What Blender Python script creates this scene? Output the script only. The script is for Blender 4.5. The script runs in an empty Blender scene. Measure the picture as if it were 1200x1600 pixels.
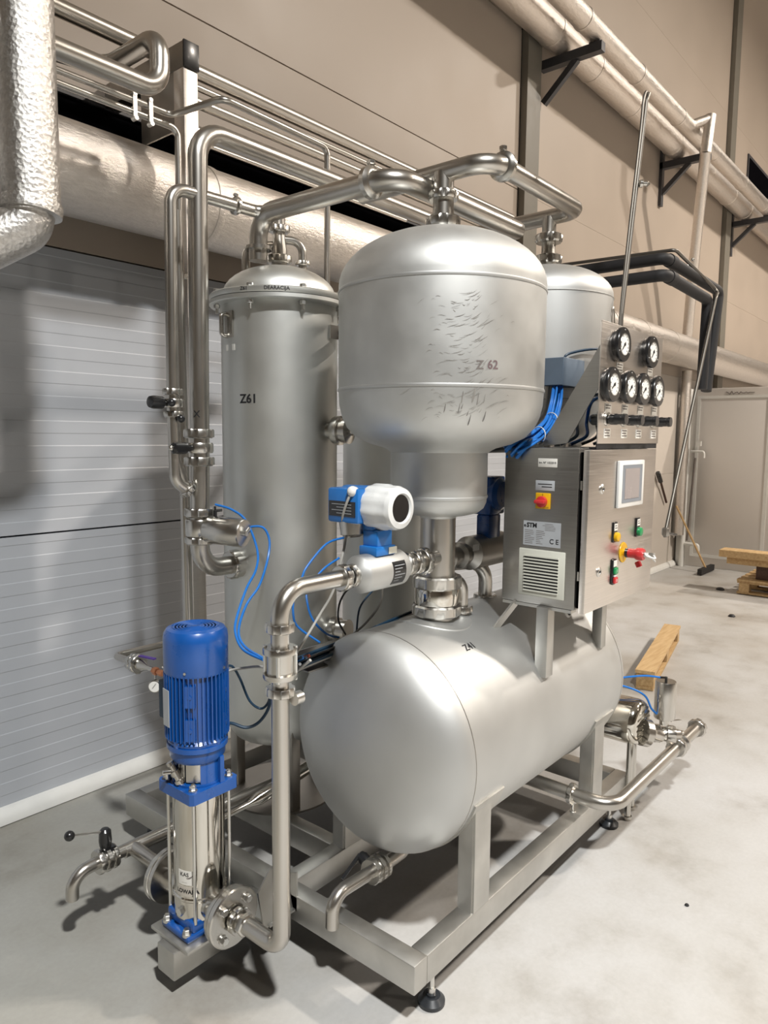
import bpy, bmesh, math, random
from mathutils import Vector, Matrix
random.seed(7)
S = bpy.context.scene
COL = S.collection

# ------------------------------------------------------------------ camera
cam = bpy.data.cameras.new('camera')
cam.sensor_fit = 'HORIZONTAL'
cam.sensor_width = 36.0
cam.lens = 1127.86 / 1200.0 * 36.0
cam.clip_end = 100
co = bpy.data.objects.new('camera', cam)
COL.objects.link(co)
yaw, pitch, roll = math.radians(39.9), math.radians(-5.947), math.radians(.531)
fw = Vector((math.cos(yaw) * math.cos(pitch), math.sin(yaw) * math.cos(pitch), math.sin(pitch)))
rt = Vector((math.sin(yaw), -math.cos(yaw), 0))
up = rt.cross(fw)
r2 = rt * math.cos(roll) + up * math.sin(roll)
u2 = -rt * math.sin(roll) + up * math.cos(roll)
M = Matrix((r2, u2, -fw)).transposed().to_4x4()
M.translation = Vector((0, 0, 1.65))
co.matrix_world = M
S.camera = co

# ------------------------------------------------------------------ world, exposure
w = bpy.data.worlds.new('hall_air')
S.world = w
w.use_nodes = True
w.node_tree.nodes['Background'].inputs[0].default_value = (.9, .86, .8, 1)
w.node_tree.nodes['Background'].inputs[1].default_value = .0
S.view_settings.view_transform = 'Standard'
S.view_settings.look = 'None'
S.view_settings.gamma = 1
S.view_settings.use_curve_mapping = False
S.view_settings.exposure = 0.0
try:
    S.cycles.use_denoising = True
    S.cycles.max_bounces = 10
    S.cycles.sample_clamp_indirect = 6
    S.cycles.caustics_reflective = False
    S.cycles.caustics_refractive = False
except Exception:
    pass

# high-bay lamps of the hall, the last one added as fill: (x, y, z, watts, colour, radius, reflector spread in degrees, label)
NEUTRAL = (1.0, 1.0, .985)
WARM = (1.0, .90, .79)
LAMPS = [
    (-.2, -1.5, 6.1, 400, NEUTRAL, .20, 126, 'low-hung high bay lamp above the photographer, nearest to the pump'),
    (8.0, -4.6, 9.0, 1050, WARM, .30, 160, 'high bay lamp under the roof over the open floor beyond the tank'),
    (14.0, -4.0, 9.0, 1000, WARM, .30, 160, 'high bay lamp under the roof over the low white room'),
    (8.2, -11.0, 9.0, 330, WARM, .30, 150, 'added high bay lamp at the far right of the hall, brightening the cabinet door'),  # added unseen lamp, brightens the hall that the cabinet door reflects
]

# ------------------------------------------------------------------ materials
def new_mat(name):
    m = bpy.data.materials.new(name)
    m.use_nodes = True
    return m, m.node_tree.nodes, m.node_tree.links, m.node_tree.nodes['Principled BSDF']

def coords(n, l, scale=(1, 1, 1)):
    tc = n.new('ShaderNodeTexCoord')
    mp = n.new('ShaderNodeMapping')
    mp.inputs['Scale'].default_value = scale
    l.new(tc.outputs['Object'], mp.inputs['Vector'])
    return mp.outputs['Vector']

def noise(n, l, vec, scale, detail=3, rough=.55):
    t = n.new('ShaderNodeTexNoise')
    t.inputs['Scale'].default_value = scale
    t.inputs['Detail'].default_value = detail
    t.inputs['Roughness'].default_value = rough
    l.new(vec, t.inputs['Vector'])
    return t.outputs['Fac']

def ramp(n, l, fac, stops):
    r = n.new('ShaderNodeValToRGB')
    e = r.color_ramp.elements
    while len(e) < len(stops):
        e.new(.5)
    for i, (p, c) in enumerate(stops):
        e[i].position = p
        e[i].color = (*c, 1) if len(c) == 3 else c
    l.new(fac, r.inputs['Fac'])
    return r.outputs['Color']

def maprange(n, l, fac, a, b, c, d):
    r = n.new('ShaderNodeMapRange')
    for k, v in zip(('From Min', 'From Max', 'To Min', 'To Max'), (a, b, c, d)):
        r.inputs[k].default_value = v
    l.new(fac, r.inputs['Value'])
    return r.outputs['Result']

def bump(n, l, fac, p, strength=.2, dist=.002):
    b = n.new('ShaderNodeBump')
    b.inputs['Strength'].default_value = strength
    b.inputs['Distance'].default_value = dist
    l.new(fac, b.inputs['Height'])
    l.new(b.outputs['Normal'], p.inputs['Normal'])

def plain(name, col, rough=.5, metal=0.0, coat=0.0, var=.06, vscale=14):
    m, n, l, p = new_mat(name)
    v = coords(n, l)
    f = noise(n, l, v, vscale)
    c1 = tuple(max(0, x * (1 - var)) for x in col)
    c2 = tuple(min(1, x * (1 + var)) for x in col)
    l.new(ramp(n, l, f, [(.3, c1), (.7, c2)]), p.inputs['Base Color'])
    l.new(maprange(n, l, f, .3, .7, max(.02, rough - .04), min(1, rough + .04)), p.inputs['Roughness'])
    p.inputs['Metallic'].default_value = metal
    if coat:
        p.inputs['Coat Weight'].default_value = coat
        p.inputs['Coat Roughness'].default_value = .15
    return m

def steel(name, col, rough, stretch=(1, 1, 1), scale=30, var=.10, rvar=.06, bstr=.05, cloud=2.5, cloudvar=.08):
    m, n, l, p = new_mat(name)
    f = noise(n, l, coords(n, l, stretch), scale, 4)
    g = noise(n, l, coords(n, l), cloud, 3)
    mix = n.new('ShaderNodeMix'); mix.data_type = 'RGBA'; mix.blend_type = 'MULTIPLY'
    mix.inputs['Factor'].default_value = 1
    l.new(ramp(n, l, f, [(.25, tuple(x * (1 - var) for x in col)), (.75, tuple(min(1, x * (1 + var)) for x in col))]), mix.inputs[6])
    l.new(ramp(n, l, g, [(.3, (1 - cloudvar,) * 3), (.7, (1, 1, 1))]), mix.inputs[7])
    l.new(mix.outputs[2], p.inputs['Base Color'])
    l.new(maprange(n, l, f, .25, .75, max(.03, rough - rvar), rough + rvar), p.inputs['Roughness'])
    p.inputs['Metallic'].default_value = 1
    return m

MT = {}
MT['blasted'] = steel('blasted_stainless', (.61, .615, .605), .56, scale=4, var=.03, rvar=.04, bstr=.06, cloud=3, cloudvar=.10)
MT['vessel'] = steel('blasted_stainless_stained', (.65, .655, .64), .54, scale=6, var=.04, rvar=.05, bstr=.06, cloud=5, cloudvar=.14)
MT['column'] = steel('mill_finish_stainless', (.72, .73, .705), .48, scale=4, var=.04, rvar=.04, bstr=.05, cloud=3, cloudvar=.14)
MT['pipe'] = steel('polished_stainless_pipe', (.55, .525, .485), .29, scale=3, var=.04, rvar=.02, bstr=.03)
MT['mirror'] = steel('mirror_stainless', (.70, .67, .61), .10, scale=3, var=.03, rvar=.03, bstr=.01)
MT['fitting'] = steel('turned_stainless_fitting', (.60, .58, .54), .25, scale=4, var=.04, rvar=.03, bstr=.05)
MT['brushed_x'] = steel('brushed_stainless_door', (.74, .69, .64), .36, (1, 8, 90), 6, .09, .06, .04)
MT['brushed_y'] = steel('brushed_stainless_side_shaded', (.40, .39, .37), .36, (8, 1, 90), 6, .08, .06, .04)  # same brushed steel as the door, darkened in colour for the shaded side
MT['frame'] = steel('dull_stainless_tube', (.57, .56, .53), .42, scale=9, var=.10, rvar=.06, bstr=.08, cloud=6, cloudvar=.18)
MT['dark_steel'] = steel('dull_dark_stainless', (.40, .38, .35), .40, scale=5)
MT['zinc'] = steel('zinc_plated_bolt', (.70, .69, .66), .28, scale=4, rvar=.02)

def foil_mat():
    m, n, l, p = new_mat('crinkled_aluminium_foil')
    v = coords(n, l)
    a = noise(n, l, v, 90, 6, .75)
    vo = n.new('ShaderNodeTexVoronoi'); vo.inputs['Scale'].default_value = 75
    l.new(v, vo.inputs['Vector'])
    ad = n.new('ShaderNodeMath'); ad.operation = 'ADD'
    l.new(a, ad.inputs[0]); l.new(vo.outputs['Distance'], ad.inputs[1])
    p.inputs['Metallic'].default_value = 1
    l.new(ramp(n, l, a, [(.3, (.52, .50, .475)), (.7, (.72, .70, .67))]), p.inputs['Base Color'])
    l.new(maprange(n, l, a, .3, .7, .28, .42), p.inputs['Roughness'])
    bump(n, l, ad.outputs[0], p, .5, .004)
    return m
MT['foil'] = foil_mat()

def duct_mat():
    m, n, l, p = new_mat('smooth_aluminium_cladding')
    v = coords(n, l, (.35, 1, 1))
    a = noise(n, l, v, 60, 6, .72)
    p.inputs['Metallic'].default_value = 1
    l.new(ramp(n, l, a, [(.3, (.70, .65, .60)), (.7, (.82, .77, .72))]), p.inputs['Base Color'])
    l.new(maprange(n, l, a, .3, .7, .30, .46), p.inputs['Roughness'])
    bump(n, l, a, p, .75, .006)
    return m
MT['duct'] = duct_mat()

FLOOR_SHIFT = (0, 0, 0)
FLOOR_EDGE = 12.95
def concrete_mat():
    m, n, l, p = new_mat('power_trowelled_concrete')
    v = coords(n, l)
    tc = [q for q in n if q.type == 'MAPPING'][0]
    tc.inputs['Location'].default_value = FLOOR_SHIFT
    big = noise(n, l, v, .55, 5, .6)
    mid = noise(n, l, v, 3.2, 6, .65)
    fine = noise(n, l, v, 60, 4, .6)
    c = ramp(n, l, big, [(.30, (.38, .35, .31)), (.48, (.48, .475, .46)), (.66, (.56, .565, .57))])
    mx = n.new('ShaderNodeMix'); mx.data_type = 'RGBA'; mx.blend_type = 'MULTIPLY'; mx.inputs['Factor'].default_value = 1
    l.new(c, mx.inputs[6])
    l.new(ramp(n, l, mid, [(.28, (.74, .715, .68)), (.46, (.93, .92, .905)), (.55, (.97, .965, .96)), (.72, (1, 1, 1))]), mx.inputs[7])
    mx2 = n.new('ShaderNodeMix'); mx2.data_type = 'RGBA'; mx2.blend_type = 'MULTIPLY'; mx2.inputs['Factor'].default_value = 1
    l.new(mx.outputs[2], mx2.inputs[6])
    l.new(ramp(n, l, fine, [(.3, (.93, .93, .93)), (.7, (1, 1, 1))]), mx2.inputs[7])
    # shade painted into the concrete by the left wall, with a ragged edge
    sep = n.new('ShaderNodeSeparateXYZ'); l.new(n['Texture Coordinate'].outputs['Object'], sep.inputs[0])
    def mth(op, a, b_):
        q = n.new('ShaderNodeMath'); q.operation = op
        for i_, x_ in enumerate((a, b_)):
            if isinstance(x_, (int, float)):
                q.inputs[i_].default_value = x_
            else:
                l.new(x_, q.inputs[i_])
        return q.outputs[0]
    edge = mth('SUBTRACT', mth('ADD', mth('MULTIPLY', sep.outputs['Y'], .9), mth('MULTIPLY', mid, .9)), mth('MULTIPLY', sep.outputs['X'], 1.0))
    corner_shade = maprange(n, l, edge, FLOOR_EDGE - .7, FLOOR_EDGE + .7, 0, 1)
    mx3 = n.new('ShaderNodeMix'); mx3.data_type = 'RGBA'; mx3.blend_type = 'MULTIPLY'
    l.new(corner_shade, mx3.inputs[0]); l.new(mx2.outputs[2], mx3.inputs[6]); mx3.inputs[7].default_value = (.72, .715, .67, 1)
    l.new(mx3.outputs[2], p.inputs['Base Color'])
    l.new(maprange(n, l, mid, .3, .7, .42, .62), p.inputs['Roughness'])
    bump(n, l, fine, p, .12, .002)
    return m
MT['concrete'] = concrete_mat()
MT['wall_white'] = plain('white_sandwich_panel', (.485, .51, .55), .42, var=.03, vscale=2)
MT['wall_pale'] = plain('pale_flat_panel', (.58, .53, .475), .45, var=.03, vscale=1.5)
MT['dull_tube'] = steel('dull_grey_tube', (.19, .175, .155), .45, scale=4, rvar=.02)
MT['wall_beige'] = plain('beige_sandwich_panel', (.46, .39, .325), .45, var=.03, vscale=1.5)
MT['wall_plain'] = plain('pale_painted_panel', (.74, .70, .66), .5, var=.03, vscale=1.5)
MT['door_white'] = plain('pale_door_leaf', (.80, .77, .74), .45, var=.02, vscale=1.5)
MT['trim_white'] = plain('white_cove_trim', (.78, .78, .75), .35, var=.03)
MT['column_paint'] = plain('grey_green_steel_paint', (.20, .185, .155), .45, var=.04)
MT['hall_wall'] = plain('dim_hall_wall_panel', (.26, .235, .205), .5, var=.03, vscale=1.5)
MT['ceiling'] = plain('pale_ceiling_sheet', (.40, .38, .35), .6, var=.03)
MT['blue'] = plain('glossy_blue_enamel', (.006, .080, .33), .30, coat=.5, var=.08)
MT['meter_blue'] = plain('light_blue_enamel', (.012, .16, .50), .35, coat=.3, var=.05)
MT['meter_white'] = plain('white_enamel', (.72, .73, .72), .30, coat=.3, var=.03)
MT['plastic_white'] = plain('off_white_plastic', (.66, .66, .58), .45, var=.03)
MT['plastic_bright'] = plain('bright_white_plastic', (.80, .79, .76), .35, var=.02)
MT['plastic_grey'] = plain('grey_plastic', (.23, .25, .28), .45, var=.04)
MT['box_grey'] = plain('blue_grey_box_paint', (.13, .17, .22), .45, var=.05)
MT['black'] = plain('black_plastic', (.012, .012, .013), .30, coat=.3, var=.1)
MT['rubber'] = plain('black_foam_rubber', (.013, .012, .013), .65, var=.15)
MT['foot_rubber'] = plain('dark_rubber_foot', (.02, .023, .027), .35, var=.1)
MT['dark_gap'] = plain('unlit_black_interior', (.004, .004, .004), .9, var=.1)
MT['night_glass'] = plain('dark_night_window_glass', (.004, .004, .005), .5, var=.1)
MT['yellow'] = plain('yellow_plastic', (.75, .42, .01), .35, var=.04)
MT['red'] = plain('red_plastic', (.60, .035, .04), .35, coat=.2, var=.05)
MT['green'] = plain('green_plastic', (.015, .28, .09), .35, coat=.2, var=.05)
MT['dial'] = plain('white_dial_face', (.86, .85, .81), .4, var=.03)
MT['label'] = plain('white_label', (.74, .72, .67), .5, var=.03)
MT['label_grey'] = plain('silver_label', (.42, .44, .46), .45, var=.06)
MT['sticker'] = plain('clear_silver_sticker', (.50, .46, .40), .4, var=.05)
MT['ink'] = plain('black_ink', (.012, .012, .014), .6, var=.05)
MT['ink_grey'] = plain('faded_grey_ink', (.16, .14, .13), .7, var=.1)
MT['scratch'] = plain('grey_scrape_mark', (.24, .225, .205), .6, var=.3, vscale=40)
MT['ink_red'] = plain('faded_purple_ink', (.15, .10, .105), .6, var=.1)
MT['hose_blue'] = plain('blue_air_hose', (.02, .19, .62), .35, var=.06)
MT['hose_dark'] = plain('dark_teal_cable', (.008, .035, .07), .45, var=.1)
MT['hose_grey'] = plain('grey_cable', (.42, .41, .38), .5, var=.05)
MT['hose_red'] = plain('orange_red_cable', (.50, .10, .05), .5, var=.05)
MT['screen'] = plain('dull_touch_screen', (.34, .30, .29), .25, var=.02)
MT['lens'] = plain('dark_display_glass', (.004, .004, .005), .06, var=.02)
MT['bracket'] = plain('dark_grey_bracket_paint', (.060, .060, .066), .45, var=.08)
MT['copper'] = plain('copper_fitting', (.55, .23, .12), .35, metal=.8, var=.08)
MT['purple'] = plain('violet_cap', (.08, .04, .25), .4, var=.05)
for k_ in ('night_glass', 'dark_gap'):
    MT[k_].node_tree.nodes['Principled BSDF'].inputs['Specular IOR Level'].default_value = 0
MT['floor_dirt'] = plain('dried_grey_spill', (.03, .03, .03), .8, var=.3)

def wood_mat(name, a, b):
    m, n, l, p = new_mat(name)
    v = coords(n, l, (1.2, 14, 14))
    f = noise(n, l, v, 4, 5, .6)
    l.new(ramp(n, l, f, [(.3, a), (.7, b)]), p.inputs['Base Color'])
    p.inputs['Roughness'].default_value = .65
    bump(n, l, f, p, .2, .002)
    return m
MT['wood'] = wood_mat('pine_board', (.36, .22, .09), (.55, .38, .19))
MT['wood_y'] = wood_mat('pale_pine_board', (.46, .29, .13), (.62, .44, .23))
MT['wood_dark'] = wood_mat('dark_stained_board', (.05, .025, .018), (.09, .045, .03))

# ------------------------------------------------------------------ mesh helpers
def V(*a):
    return Vector(a[0]) if len(a) == 1 else Vector(a)

def frame_of(d):
    d = d.normalized()
    a = Vector((0, 0, 1)) if abs(d.z) < .9 else Vector((1, 0, 0))
    u = a.cross(d).normalized()
    return u, d.cross(u).normalized(), d

def fillet(pts, R, n=7):
    pts = [V(p) for p in pts]
    if R <= 0 or len(pts) < 3:
        return pts
    out = [pts[0]]
    for i in range(1, len(pts) - 1):
        a, b, c = pts[i - 1], pts[i], pts[i + 1]
        d1, d2 = (a - b), (c - b)
        l1, l2 = d1.length, d2.length
        d1.normalize(); d2.normalize()
        ang = math.acos(max(-1, min(1, d1.dot(d2))))
        if ang > math.pi - .02:
            out.append(b); continue
        t = R / math.tan(ang / 2)
        t = min(t, l1 * (.98 if i == 1 else .49), l2 * (.98 if i == len(pts) - 2 else .49))
        r = t * math.tan(ang / 2)
        p1 = b + d1 * t
        cen = b + (d1 + d2).normalized() * (r / math.sin(ang / 2))
        e1 = (p1 - cen).normalized(); e2 = (b + d2 * t - cen).normalized()
        tot = e1.angle(e2)
        ax = e1.cross(e2).normalized()
        for k in range(n + 1):
            out.append(cen + Matrix.Rotation(tot * k / n, 3, ax) @ e1 * r)
    out.append(pts[-1])
    res = [out[0]]
    for p in out[1:]:
        if (p - res[-1]).length > 1e-5:
            res.append(p)
    return res

def smooth_path(pts, sub=6):
    pts = [V(p) for p in pts]
    out = []
    for i in range(len(pts) - 1):
        p0 = pts[max(0, i - 1)]; p1 = pts[i]; p2 = pts[i + 1]; p3 = pts[min(len(pts) - 1, i + 2)]
        for k in range(sub):
            t = k / sub
            out.append(.5 * ((2 * p1) + (p2 - p0) * t + (2 * p0 - 5 * p1 + 4 * p2 - p3) * t * t + (3 * p1 - p0 - 3 * p2 + p3) * t ** 3))
    out.append(pts[-1])
    return out

class B:
    def __init__(s):
        s.bm = bmesh.new()
    def face(s, vs):
        try:
            return s.bm.faces.new(vs)
        except ValueError:
            return None
    def box(s, x0, x1, y0, y1, z0, z1, bev=0.0):
        v = [s.bm.verts.new((x, y, z)) for x in (x0, x1) for y in (y0, y1) for z in (z0, z1)]
        fs = [s.face([v[i] for i in q]) for q in ((0, 1, 3, 2), (4, 6, 7, 5), (0, 4, 5, 1), (2, 3, 7, 6), (0, 2, 6, 4), (1, 5, 7, 3))]
        if bev:
            es = {e for f in fs for e in f.edges}
            bmesh.ops.bevel(s.bm, geom=list(es), offset=bev, segments=2, profile=.5, affect='EDGES')
        return s
    def prism(s, poly, origin, u, v, depth):
        """flat outline poly [(a,b)] in plane origin+a*u+b*v, thickened along u x v by depth"""
        o, u, v = V(origin), V(u), V(v)
        nrm = u.cross(v).normalized() * depth
        a = [s.bm.verts.new(o + u * p + v * q) for p, q in poly]
        b = [s.bm.verts.new(o + u * p + v * q + nrm) for p, q in poly]
        s.face(a[::-1]); s.face(b)
        for i in range(len(a)):
            j = (i + 1) % len(a)
            s.face([a[i], a[j], b[j], b[i]])
        return s
    def bar(s, a, b, wdt, hgt, upv=(0, 0, 1)):
        a, b = V(a), V(b)
        d = (b - a).normalized()
        side = d.cross(V(upv)).normalized()
        u = side.cross(d).normalized()
        q = [(-wdt / 2, -hgt / 2), (wdt / 2, -hgt / 2), (wdt / 2, hgt / 2), (-wdt / 2, hgt / 2)]
        A = [s.bm.verts.new(a + side * x + u * y) for x, y in q]
        C = [s.bm.verts.new(b + side * x + u * y) for x, y in q]
        s.face(A[::-1]); s.face(C)
        for i in range(4):
            j = (i + 1) % 4
            s.face([A[i], A[j], C[j], C[i]])
        return s
    def tube(s, pts, r, bend=0.0, seg=20, n=7, path=None):
        P = path or fillet(pts, bend, n)
        ds = []
        for i in range(len(P)):
            a = P[i] - P[i - 1] if i else P[1] - P[0]
            b = P[i + 1] - P[i] if i < len(P) - 1 else a
            ds.append((a.normalized() + b.normalized()).normalized())
        u, v, _ = frame_of(ds[0])
        rings = []
        for i, p in enumerate(P):
            if i:
                q = ds[i - 1].rotation_difference(ds[i])
                u = q @ u
                u = (u - ds[i] * u.dot(ds[i])).normalized()
                v = ds[i].cross(u)
            rad = r(i / (len(P) - 1)) if callable(r) else r
            rings.append([s.bm.verts.new(p + (u * math.cos(2 * math.pi * k / seg) + v * math.sin(2 * math.pi * k / seg)) * rad) for k in range(seg)])
        for a, b in zip(rings, rings[1:]):
            for k in range(seg):
                s.face([a[k], a[(k + 1) % seg], b[(k + 1) % seg], b[k]])
        s.face(rings[0][::-1]); s.face(rings[-1])
        return s
    def lathe(s, prof, origin, axis=(0, 0, 1), seg=32, slots=0, slot_depth=.9, slot_w=.28, phase=0.0, caps=True):
        o = V(origin)
        u, v, d = frame_of(V(axis))
        rmax = max(p[0] for p in prof)
        rings = []
        for r, h in prof:
            if r < 1e-6:
                rings.append([s.bm.verts.new(o + d * h)])
                continue
            ring = []
            for k in range(seg):
                a = 2 * math.pi * k / seg + phase
                rr = r
                if slots and r > rmax * .93:
                    f = (a * slots / (2 * math.pi)) % 1
                    if f < slot_w:
                        rr = r * slot_depth
                ring.append(s.bm.verts.new(o + d * h + (u * math.cos(a) + v * math.sin(a)) * rr))
            rings.append(ring)
        for a, b in zip(rings, rings[1:]):
            if len(a) == 1 and len(b) == 1:
                continue
            for k in range(seg):
                j = (k + 1) % seg
                if len(a) == 1:
                    s.face([a[0], b[j], b[k]])
                elif len(b) == 1:
                    s.face([a[k], a[j], b[0]])
                else:
                    s.face([a[k], a[j], b[j], b[k]])
        if caps and len(rings[0]) > 1:
            s.face(rings[0][::-1])
        if caps and len(rings[-1]) > 1:
            s.face(rings[-1])
        return s
    def cyl(s, a, b, r, seg=24, bev=0.0):
        a, b = V(a), V(b)
        h = (b - a).length
        pr = [(r, 0), (r, h)] if not bev else [(r - bev, 0), (r, bev), (r, h - bev), (r - bev, h)]
        return s.lathe(pr, a, b - a, seg)
    def ball(s, c, r, seg=16, n=8):
        return s.lathe([(r * math.sin(math.pi * i / n), -r * math.cos(math.pi * i / n)) for i in range(n + 1)], c, (0, 0, 1), seg)
    def nut(s, c, axis, r, h, seg=6):
        c = V(c); ax = V(axis).normalized()
        return s.lathe([(r * .85, -h / 2), (r, -h / 2 + h * .15), (r, h / 2 - h * .15), (r * .85, h / 2)], c, ax, seg)
    def mesh(s, name, mat, sharp=.62):
        bm = s.bm
        bmesh.ops.recalc_face_normals(bm, faces=bm.faces[:])
        for f in bm.faces:
            f.smooth = True
        for e in bm.edges:
            if len(e.link_faces) == 2 and e.calc_face_angle(0) > sharp:
                e.smooth = False
        me = bpy.data.meshes.new(name)
        bm.to_mesh(me); bm.free()
        me.materials.append(mat)
        return me

WORLD = {}
def put(o, parent, c):
    COL.objects.link(o)
    o.parent = parent
    base = WORLD.get(parent.name, Vector()) if parent else Vector()
    o.location = c - base
    WORLD[o.name] = c.copy()
    return o

def part(parent, name, b, mat, label=None, kind=None, sharp=.62):
    """one mesh part; builder vertices are in world coordinates"""
    me = b.mesh(name, MT[mat] if isinstance(mat, str) else mat, sharp)
    n = len(me.vertices)
    lo = Vector([min(v.co[i] for v in me.vertices) for i in range(3)])
    hi = Vector([max(v.co[i] for v in me.vertices) for i in range(3)])
    c = (lo + hi) / 2
    if parent is None:
        c.z = lo.z
    me.transform(Matrix.Translation(-c))
    o = bpy.data.objects.new(name, me)
    put(o, parent, c)
    if label: o['label'] = label
    if kind: o['kind'] = kind
    return o

def clone(o, shift, parent=None):
    c = bpy.data.objects.new(o.name.split('.')[0], o.data)
    par = parent if parent is not None else o.parent
    put(c, par, WORLD[o.name] + V(shift))
    return c

def thing(name, label, cat, loc, group=None):
    o = bpy.data.objects.new(name, None)
    o.empty_display_size = .05
    put(o, None, V(loc))
    o['label'] = label; o['category'] = cat
    if group: o['group'] = group
    return o

def tag(o, label, cat, group=None):
    o['label'] = label; o['category'] = cat
    if group: o['group'] = group
    return o

def struct(o):
    o['kind'] = 'structure'
    return o

def text_mesh(body, size, align='CENTER', bold=0.0):
    cu = bpy.data.curves.new('lettering', 'FONT')
    cu.body = body; cu.size = size; cu.align_x = align; cu.align_y = 'CENTER'
    cu.offset = bold
    cu.resolution_u = 3
    ob = bpy.data.objects.new('lettering', cu)
    COL.objects.link(ob)
    dg = bpy.context.evaluated_depsgraph_get()
    me = bpy.data.meshes.new_from_object(ob.evaluated_get(dg))
    bpy.data.objects.remove(ob)
    bpy.data.curves.remove(cu)
    return me

def lettering(parent, body, size, fn, mat='ink', bold=0.0, align='CENTER', name='lettering'):
    """flat print on a surface: fn maps text-plane x, y to a world point"""
    me = text_mesh(body, size, align, bold)
    for v in me.vertices:
        v.co = fn(v.co.x, v.co.y)
    me.materials.clear(); me.materials.append(MT[mat])
    c = sum((v.co for v in me.vertices), Vector()) / max(1, len(me.vertices))
    me.transform(Matrix.Translation(-c))
    return put(bpy.data.objects.new(name, me), parent, c)

def on_plane(origin, right, upv):
    o, r, u = V(origin), V(right).normalized(), V(upv).normalized()
    return lambda x, y: o + r * x + u * y

def on_upright_cylinder(cx, cy, R, ang, z):
    """ang: direction (deg) from the axis to the text centre"""
    return lambda x, y: Vector((cx + R * math.cos(math.radians(ang) + x / R), cy + R * math.sin(math.radians(ang) + x / R), z + y))

# frequently used fittings -------------------------------------------------
def coupling(parent, c, axis, r_pipe, name='pipe_coupling', k=1.0):
    """dairy union: slotted nut plus liner collar around the pipe"""
    c = V(c); R = r_pipe * 1.62
    h = r_pipe * .95 * k
    b = B().lathe([(r_pipe * .96, -h * .5), (R * .86, -h * .5), (R * .9, -h * .42), (R, -h * .36), (R, h * .36), (R * .95, h * .5), (r_pipe * 1.2, h * .5), (r_pipe * .96, h * .5)], c, axis, 48, slots=6)
    return part(parent, name, b, 'fitting')

def clamp(parent, c, axis, r_pipe, name='pipe_clamp'):
    c = V(c); R = r_pipe * 1.5; h = r_pipe * .55
    ax = V(axis).normalized()
    u, v, d = frame_of(ax)
    b = B().lathe([(r_pipe * .97, -h), (R * .8, -h * .8), (R, -h * .45), (R, h * .45), (R * .8, h * .8), (r_pipe * .97, h)], c, ax, 32)
    b.cyl(c + v * R * .8, c + v * (R + r_pipe * .55), r_pipe * .28, 10)
    b.nut(c + v * (R + r_pipe * .3), v, r_pipe * .45, r_pipe * .4)
    return part(parent, name, b, 'fitting')

def dish(R, depth, n=9):
    return [(R * math.cos(math.pi / 2 * i / n), depth * math.sin(math.pi / 2 * i / n)) for i in range(n + 1)]

# ================================================================== THE HALL
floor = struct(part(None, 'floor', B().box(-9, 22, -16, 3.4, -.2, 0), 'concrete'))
struct(part(None, 'ceiling', B().box(-9, 22, -16, 3.4, 11.0, 11.2), 'ceiling'))
struct(part(None, 'wall_right', B().box(-9, 22, -16.2, -16, 0, 11.0), 'hall_wall'))
struct(part(None, 'wall_rear', B().box(-9.2, -9, -16, 3.4, 0, 11.0), 'hall_wall'))
struct(part(None, 'wall_far', B().box(22, 22.2, -16, 3.4, 0, 11.0), 'hall_wall'))
wl = struct(part(None, 'wall_left', B().box(-9, 22, 3.165, 3.4, 0, 11.0), 'dark_gap'))

def ribbed(x0, x1, z0, z1):
    """panel skin with shallow horizontal micro-ribs"""
    prof = []
    z = z0; k = 0
    p = .0535
    prof.append((3.12, z0))
    while z + p < z1 - .01:
        y = 3.12 if k % 2 == 0 else 3.1216
        y2 = 3.1216 if k % 2 == 0 else 3.12
        prof.append((y, z + p - .002)); prof.append((y2, z + p + .002))
        z += p; k += 1
    prof.append((prof[-1][0], z1))
    b = B()
    a = [b.bm.verts.new((x0, y, zz)) for y, zz in prof] + [b.bm.verts.new((x0, 3.16, z1)), b.bm.verts.new((x0, 3.16, z0))]
    c = [b.bm.verts.new((x1, v.co.y, v.co.z)) for v in a]
    for i in range(len(a)):
        j = (i + 1) % len(a)
        b.face([a[i], a[j], c[j], c[i]])
    b.face(a); b.face(c[::-1])
    return b

G = .004
for (x0, x1) in ((-9, -3.2), (-3.2, 5.4), (5.63, 11.05), (11.3, 22)):
    for (z0, z1, ribs) in ((.0, 1.22, True), (1.22, 2.44, True)):
        if x1 < 5.5:
            part(wl, 'wall_panel', ribbed(x0 + G, x1 - G, z0 + G, z1 - G), 'wall_white', sharp=.15)
        else:
            part(wl, 'wall_panel', B().box(x0 + G, x1 - G, 3.12, 3.16, z0 + .001, z1 - .001), 'wall_pale')
    rows = [(2.44, 3.67), (3.67, 4.90), (4.90, 6.12), (6.12, 8.5), (8.5, 10.99)]
    if x1 < 5.5:
        rows = [(2.44, 2.68), (3.10, 3.67)] + rows[1:]
    for z0, z1 in rows:
        part(wl, 'wall_panel', B().box(x0 + G, x1 - G, 3.12, 3.16, z0 + (G if x1 < 5.5 else .001), z1 - (G if x1 < 5.5 else .001)), 'wall_beige')

win = struct(thing('window_1', 'long dark ribbon window in the wall behind the foil pipe', 'window', (-1.8, 3.12, 2.68)))
del win['category']; del win['label']
b = B().box(-9, 5.4, 3.118, 3.16, 2.682, 2.70).box(-9, 5.4, 3.118, 3.16, 3.085, 3.098)
part(win, 'window_frame', b, 'bracket')
x = -9
while x < 5.3:
    part(win, 'pane', B().box(x + .01, min(x + 2.4, 5.4) - .01, 3.135, 3.15, 2.70, 3.085), 'night_glass')
    x += 2.4

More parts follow.
